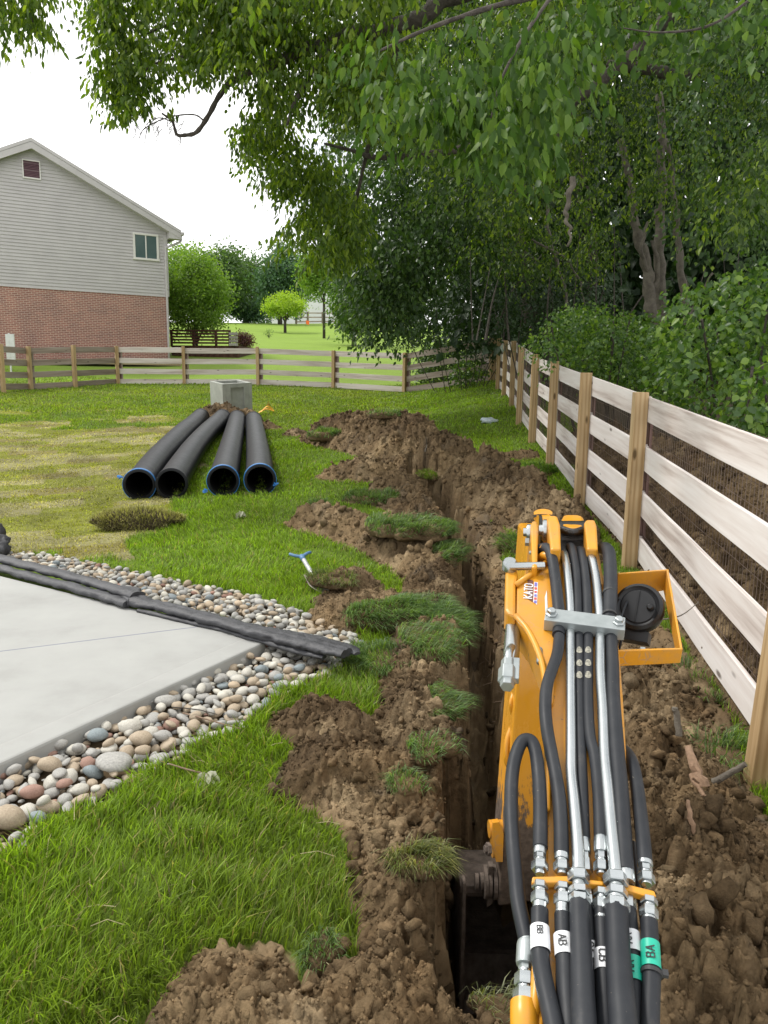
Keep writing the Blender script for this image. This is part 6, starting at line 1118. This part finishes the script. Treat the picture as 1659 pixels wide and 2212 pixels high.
dc = plate('safety_sticker', [(1154, 1257), (1162, 1258), (1160, 1306), (1152, 1300)], ZW, .001, M['white_tape'], bev=0)
for (a_, b_), m_ in (((1258, 1266), 'decal_blue'), ((1268, 1273), 'decal_red'), ((1276, 1280), 'decal_red'), ((1283, 1288), 'decal_blue'), ((1290, 1295), 'decal_red'), ((1297, 1302), 'decal_blue')): mb = MB(); mb.prism([B(1155 - (a_ - 1258) * .03, a_, ZW + .0008), B(1160.5 - (a_ - 1258) * .03, a_ + 1, ZW + .0008), B(1160 - (b_ - 1258) * .03, b_ + 1, ZW + .0008), B(1154.5 - (b_ - 1258) * .03, b_, ZW + .0008)], bn * .0004); mb.build('print_block', M[m_], dc)
plate('white_sticker', [(1177, 1290), (1181, 1275), (1184, 1340), (1179, 1345)], ZW, .001, M['white_tape'], bev=0)
def band(host, pa, pb, wa, wb, r, m_, s_=None, ink='ink', side=0.0, up_=True, hh_=.0125, off=0.0):
    a, b = B(*pa, wa), B(*pb, wb); d = unit(b - a); mb = MB(); L = np.linalg.norm(b - a); mb.lathe(a, d, [(0, r), (L, r)], 28); mb.f = mb.f[:-2]; t = mb.build('label_band', M[m_], EX, smooth=True)
    if s_:
        tocam = unit(O - (a + b) / 2); q = unit(np.cross(d, tocam)); nr = unit(np.cross(q, d)); nr = nr if nr @ tocam > 0 else -nr; nr = unit(nr + q * side); q = unit(np.cross(nr, d)) ; q = q if q @ bv > 0 else -q
        f = -1 if up_ else 1; ux = -d if up_ else d; uy = -q if up_ else q
        c = (a + b) / 2 + nr * (r + .0006) + d * off; o_ = c - ux * hh_ * .85 * len(s_) / 2 - uy * hh_ / 2; mb = MB()
        for i, ch in enumerate(s_): glyph(mb, ch, o_ + ux * hh_ * .85 * i, ux, uy, hh_, nr, .0006)
        mb.build('lettering', M[ink], t)
    return t
band('a', (1166, 2004), (1167.5, 2056), .022, .022, .0158, 'white_tape', 'BB', up_=False, hh_=.009, off=-.006); band('b', (1216.5, 2022), (1220.5, 2068), .02, .02, .0160, 'white_tape', 'AB', up_=False, hh_=.012, side=.1)
band('ca', (1275, 2040), (1278, 2078), .008, .007, .0138, 'white_tape', 'CA', up_=False, hh_=.011); band('cb', (1303, 2056), (1305.2, 2100), .02, .0195, .0152, 'white_tape', 'CB', up_=False, hh_=.0125)
band('aa', (1362, 2016), (1366, 2060), .0115, .0105, .0150, 'white_tape', 'AA', up_=True, hh_=.011, side=.25); band('aa', (1366.5, 2072), (1369, 2124), .010, .009, .0150, 'green_tape', 'AA', up_=True, hh_=.011, side=.25); band('ba', (1404, 2038), (1406.8, 2094), .02, .02, .0152, 'green_tape', 'BA', up_=True, hh_=.0125)
mb = MB(); c = B(1407, 2099, .02); mb.lathe(c, unit(B(1407, 2110, .02) - c), [(0, .0165), (.006, .0165)], 22); mb.box(c + bv * .018, (.014, .010, .008), (bv, bu, bn)); mb.build('cable_tie', M['ink'], EX)
# chalky worn letters on two hoses
for x0, rr in ((1251.5, .0118), (1270.5, .0122), ):
    for y in (1412, 1440, 1466):
        mb = MB(); a = B(x0, y, .013 if x0 < 1260 else .016); d = unit(B(x0, y + 10, .013 if x0 < 1260 else .016) - a); tocam = unit(O - a); q = unit(np.cross(d, tocam)); nr = unit(np.cross(q, d)); nr = nr if nr @ tocam > 0 else -nr; R2 = rr; V = []; 
        for i in range(12): an = 2 * math.pi * i / 12; th = .62 * math.cos(an) * (1 + .1 * math.sin(5 * an)); V.append(a + nr * R2 * math.cos(th) + q * R2 * math.sin(th) + d * .0125 * math.sin(an))
        mb.add([a + nr * (R2 + .0006)] + [v + nr * .0003 for v in V], [[0, 1 + i, 1 + (i + 1) % 12] for i in range(12)]); mb.build('worn_print', simple('worn_chalk', (.05, .05, .045), (.42, .40, .32), 160, .8) if 'worn' not in M else M['worn'], EX)
        M['worn'] = bpy.data.materials['worn_chalk']
# ------------------------------------------------------------------ grass
def blades(P, H_, Wd, lean, C, bend=.5):
    n = len(P); a = rng.uniform(0, 2 * math.pi, n); s = np.stack([np.cos(a), np.sin(a), np.zeros(n)], -1); H_ = np.asarray(H_)[:, None]; Wd = np.asarray(Wd)[:, None]; up = np.array([0, 0, 1.0])
    d1 = unit(up + lean * .5); d2 = unit(up * (1 - bend * .6) + lean * 1.4); m = P + d1 * H_ * .5; t = m + d2 * H_ * .5
    V = np.stack([P - s * Wd * .5, P + s * Wd * .5, m - s * Wd * .42, m + s * Wd * .42, t], 1); T = np.array([[0, 1, 3], [0, 3, 2], [2, 3, 4]])
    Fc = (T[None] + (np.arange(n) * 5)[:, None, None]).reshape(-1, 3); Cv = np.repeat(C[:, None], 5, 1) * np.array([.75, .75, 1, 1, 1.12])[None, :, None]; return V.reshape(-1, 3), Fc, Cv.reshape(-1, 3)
def lean_field(x, y, k): a = 6.28 * fbm(P3(x, y, 1.3, 8), 2, 90); return np.stack([np.cos(a) * k, np.sin(a) * k, np.zeros(len(x))], -1) + rng.normal(0, .42, (len(x), 3)) * [1, 1, 0]
ROLLW = [G(a, b)[:2] for a, b in [(-200, 1150), (0, 1192), (300, 1272), (600, 1345), (760, 1385), (765, 1425), (600, 1400), (300, 1335), (-200, 1260)]]
def excluded(x, y): return inpoly(x, y, ROLLW) | dirt_mask(x, y) | (trench(x, y)[0] > .01) | inpoly(x, y, BEDFW) | inpoly(x, y, BEDRW) | inpoly(x, y, [p[:2] for p in SLAB])
allb = []
def band_grass(y0, y1, dens, H_, Wd):
    w = lambda y: .62 * y + 1.0; area = (w(y0) + w(y1)) * (y1 - y0); n = int(area * dens); y = rng.uniform(y0, y1, n); x = rng.uniform(-1, 1, n) * w(y); k = ~excluded(x, y) & (x < 2.9 + .06 * y); x, y = x[k], y[k]
    px, py = proj(np.stack([x, y, base(x, y)], -1)); k = (px > -120) & (px < 1800) & (py < 2500); x, y = x[k], y[k]
    C, dry = lawn_colour(x, y); n1 = fbm(P3(x, y, 1.6), 3, 91); tuft = fbm(P3(x, y, 9), 2, 92); keep = rng.random(len(x)) < np.clip(1.0 + .6 * tuft - .2 * dry, .2, 1); x, y, C, dry, n1, tuft = [q[keep] for q in (x, y, C, dry, n1, tuft)]
    h = H_ * (1 + .5 * n1 + .5 * tuft) * rng.uniform(.55, 1.25, len(x)) * (1 - .45 * dry); c = C * rng.uniform(.65, 1.4, (len(x), 1)); st = rng.random(len(x)) < .05 + .03 * (y < 4); c[st] = np.array([.36, .31, .16]) * rng.uniform(.6, 1.1, (st.sum(), 1))
    z = base(x, y) + 0.018 * fbm(P3(x, y, 2.0), 3, 2) - .004; ln = lean_field(x, y, .35) * (1 + .9 * dry[:, None]); allb.append((dry, blades(np.stack([x, y, z], -1), h, Wd * rng.uniform(.7, 1.3, len(x)), ln, c)))
band_grass(1.0, 2.2, 15000, .095, .0045); band_grass(2.2, 3.6, 11000, .088, .0052); band_grass(3.6, 5.5, 6200, .066, .0055); band_grass(5.5, 8.5, 2900, .055, .0075); band_grass(8.5, 13, 1500, .052, .011); band_grass(13, 19, 750, .055, .016); band_grass(19, 29, 330, .065, .024)
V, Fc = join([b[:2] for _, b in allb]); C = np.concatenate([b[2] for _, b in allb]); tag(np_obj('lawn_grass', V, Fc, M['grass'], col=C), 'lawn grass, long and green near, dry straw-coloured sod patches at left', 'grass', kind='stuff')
# turf clumps thrown up beside the trench: a soil lump with hanging grass
def sod(label, px, py, h, sx, sy, sz, nb, H_, lean=(0, 0), seed=0, tilt=0, cols=((.085, .17, .045), (.19, .26, .12)), wd=.0045, cover=-.2, rz=0):
    p = G(px, py, 0); V = I4[0].copy(); Fc = I4[1]; an = np.arctan2(V[:, 1], V[:, 0]); rf_ = 1 + .75 * fbm(np.stack([np.cos(an) * 1.4, np.sin(an) * 1.4, an * 0 + seed], -1), 3, seed); V[:, :2] *= rf_[:, None]; V[:, 2] = np.tanh(V[:, 2] * 2.2) * (1 + .5 * fbm(V * 2.2 + seed, 3, seed)) ; V = V * (1 + .16 * fbm(V * 6, 3, seed))[:, None]; sz = sz * .62; sx = sx * 1.1; sy = sy * 1.1; Rm = np.array(Matrix.Rotation(rz, 3, 'Z') @ Matrix.Rotation(tilt, 3, 'Y')); Q = (V * [sx, sy, sz]) @ Rm.T + [p[0], p[1], surf(p[0], p[1]) + h * .12]
    o = np_obj('turf_clump', Q, Fc, M['dirt'], col=soil_colour(Q[:, 0], Q[:, 1]) * .9); tag(o, label, 'turf clump', 'turf clumps beside the trench')
    f = rng.integers(0, len(Fc), nb); b = rng.dirichlet((1, 1, 1), nb); pts = (Q[Fc[f]] * b[:, :, None]).sum(1); nr = unit((V[Fc[f]] * b[:, :, None]).sum(1) @ Rm.T); k = (V[Fc[f]][:, :, 2].mean(1) > cover); pts, nr = pts[k], nr[k]; n = len(pts)
    ln = nr * .55 * [1, 1, .0] + np.array([lean[0], lean[1], 0]) * 2.2 + lean_field(pts[:, 0] * 3, pts[:, 1] * 3, .5); dn = np.clip(1 - nr[:, 2:3], 0, 1); ln[:, 2] -= .15 + dn[:, 0] * .8; kp = rng.random(n) < np.clip(.75 + 1.2 * fbm(pts * 9, 2, seed), .05, 1); pts, nr, ln = pts[kp], nr[kp], ln[kp]; n = len(pts); t = rng.random((n, 1)); c = np.array(cols[0]) * (1 - t) + np.array(cols[1]) * t
    V2, F2, C2 = blades(pts, H_ * rng.uniform(.5, 1.2, n), wd * rng.uniform(.8, 1.2, n), ln, c * rng.uniform(.8, 1.25, (n, 1)), .8); np_obj('grass_tuft', V2, F2, M['grass'], o, col=C2)
sod('dark turf clump on the near left of the far spoil heap', 712, 962, .10, .30, .28, .14, 2600, .13, (0, -.3), 401, wd=.009)
sod('small turf clump in the crook of the far spoil heap', 832, 972, .16, .22, .15, .08, 900, .11, (0, -.3), 402, wd=.009)
sod('turf clump with long dark blades between two soil mounds, mid trench', 815, 1085, .14, .26, .20, .10, 3000, .13, (.1, -.4), 403, wd=.007)
sod('long pale turf fringe along the trench lip beside the stone bed tip', 930, 1440, .04, .14, .22, .07, 2600, .11, (.5, -.4), 421, wd=.0045)
sod('turf patch slumped over the trench lip above the excavator bucket link', 950, 1560, .04, .10, .16, .05, 1500, .09, (.5, -.4), 422, wd=.004)
sod('small tuft of turf on the leftmost soil mound', 690, 1095, .14, .08, .08, .06, 700, .08, (0, -.2), 404, wd=.006)
sod('wide flap of turf curling over the trench lip behind the crusted slab', 880, 1205, .08, .30, .22, .10, 5200, .12, (.35, -.35), 405, wd=.0055)
sod('rounded turf overhang on the trench lip at the bend', 960, 1225, .02, .14, .28, .12, 2800, .12, (.6, -.3), 406, wd=.0055)
sod('big turf clump hanging over the trench between crusted slab and stone bed', 870, 1350, .06, .28, .20, .11, 7000, .13, (.35, -.5), 407, wd=.005)
sod('turf flap with long blades overhanging the trench right of the big clump', 955, 1375, .0, .14, .24, .10, 3600, .13, (.7, -.4), 408, wd=.005)
sod('ragged turf clump at the tip of the stone bed', 715, 1275, .03, .13, .12, .06, 1500, .10, (-.2, -.3), 409, wd=.005, cols=((.08, .13, .04), (.22, .23, .12)))
sod('turf clump left of the tall soil mound on the near side of the fabric roll', 835, 1440, .02, .24, .14, .06, 4200, .10, (0, -.3), 410, wd=.0048)
sod('tuft of turf on the trench edge beside the large soil mound', 925, 1690, .04, .07, .08, .04, 900, .08, (.4, -.3), 411, wd=.0038, cover=0)
sod('small tuft of turf below the large soil mound', 880, 1765, .05, .05, .05, .03, 600, .07, (.2, -.4), 412, wd=.0036)
sod('pale turf tuft on the trench edge above the bucket', 920, 1945, .05, .10, .06, .035, 1300, .085, (.3, -.3), 413, wd=.0034, cols=((.10, .14, .04), (.26, .25, .12)))
sod('turf tuft half buried in the soil at the bottom centre', 690, 2075, .08, .05, .06, .05, 700, .07, (0, -.3), 414, wd=.0032)
sod('thin turf tuft at the bottom edge beside the boom', 1085, 2200, .06, .07, .05, .03, 700, .08, (.2, -.2), 415, wd=.003, cols=((.14, .17, .07), (.30, .31, .18)))
sod('turf clump clinging to the far trench wall left of the boom head', 1120, 1190, .10, .12, .16, .12, 1800, .13, (-.5, -.5), 416, wd=.006)
sod('strip of grass surviving between the trench and the spoil heap', 925, 1030, .05, .10, .34, .06, 1200, .09, (-.3, -.3), 417, wd=.008, cols=((.12, .20, .03), (.20, .26, .06)))
sod('grass tuft at the foot of the near post under the bottom board', 1570, 1640, .05, .09, .14, .04, 900, .16, (-.1, -.2), 418, wd=.004)
sod('grass fringe under the bottom board beyond the work lamp', 1500, 1480, .03, .10, .2, .04, 800, .12, (-.1, -.2), 419, wd=.004)
sod('long grass fringe at the foot of the third fence post', 1175, 1020, .05, .14, .4, .06, 1500, .14, (-.3, -.3), 420, wd=.008, cols=((.07, .16, .02), (.14, .22, .05)))
# rolled dry sod left on the lawn
p = G(300, 1142, 0); V, Fc = lump(I4, .3, 1.5, 71, (1, 1, 1)); Rz = np.array(Matrix.Rotation(.12, 3, 'Z')); Q = (V * [.42, .13, .11]) @ Rz.T + p + [0, 0, .07]; o = np_obj('sod_roll', Q, Fc, M['dirt'], col=np.tile([.07, .055, .035], (len(Q), 1))); tag(o, 'rolled strip of dry sod lying on the lawn left of the wilted leaves', 'sod roll')
f = rng.integers(0, len(Fc), 5200); pts = Q[Fc[f]].mean(1) + rng.normal(0, .004, (5200, 3)); nr = unit(V[Fc[f]].mean(1) * [.3, 1, 1]); t = rng.random((5200, 1)); c = np.array([.20, .20, .07]) * (1 - t) + np.array([.42, .38, .22]) * t
V2, F2, C2 = blades(pts, .055 * rng.uniform(.5, 1.2, 5200), .0065 * np.ones(5200), nr * 1.0 + rng.normal(0, .5, (5200, 3)) - [0, 0, .3], c, .8); np_obj('dry_blades', V2, F2, M['grass'], o, col=C2)
# straw bits
def straw():
    n = 90; x = rng.uniform(-1.3, .6, n); y = rng.uniform(1.3, 3.4, n); k = ~excluded(x, y); x, y = x[k], y[k]; mb = MB()
    for a, b in zip(x, y): z = gz(a, b) + .035; t = rng.uniform(0, 6.28); L = rng.uniform(.04, .14); mb.tube([(a, b, z), (a + L * .5 * math.cos(t), b + L * .5 * math.sin(t), z + rng.uniform(0, .015)), (a + L * math.cos(t), b + L * math.sin(t), z - .01)], .0011, 4, False)
    tag(mb.build('dry_straw', simple('straw', (.36, .30, .16), (.52, .45, .28), 20, .8)), 'dry straw stalks lying on the near grass', 'straw', kind='stuff')
straw()
# bigger loose clods tumbled along both lips of the trench
def lip_clods():
    n = 420; k = rng.uniform(0, len(TR) - 1.6, n); i = k.astype(int); T_ = np.array(TR); c = T_[i] * (1 - k % 1)[:, None] + T_[i + 1] * (k % 1)[:, None]; s = np.where(rng.random(n) < .72, -1, 1) * rng.uniform(.15, .5, n)
    P = []; S_ = []
    for (x, y), q in zip(c, s):
        X, Y = x + q, y + rng.normal(0, .1)
        if trench(np.array([X]), np.array([Y]))[0][0] > .02: continue
        r = .010 + .034 * rng.random() ** 2.2; P.append((X, Y, surf(X, Y) + r * .35)); S_.append(r)
    P = np.array(P); S_ = np.array(S_); big = [rubble(I3, 500 + j, .55) for j in range(6)]; V, Fc, C = scatter_lumps(P, S_, soil_colour(P[:, 0], P[:, 1]) * rng.uniform(.6, 1.3, (len(P), 1)), big)
    tag(np_obj('soil_clods', V, Fc, M['dirt'], col=C), 'loose angular clods of clay tumbled along both lips of the trench', 'soil', kind='stuff')
lip_clods()
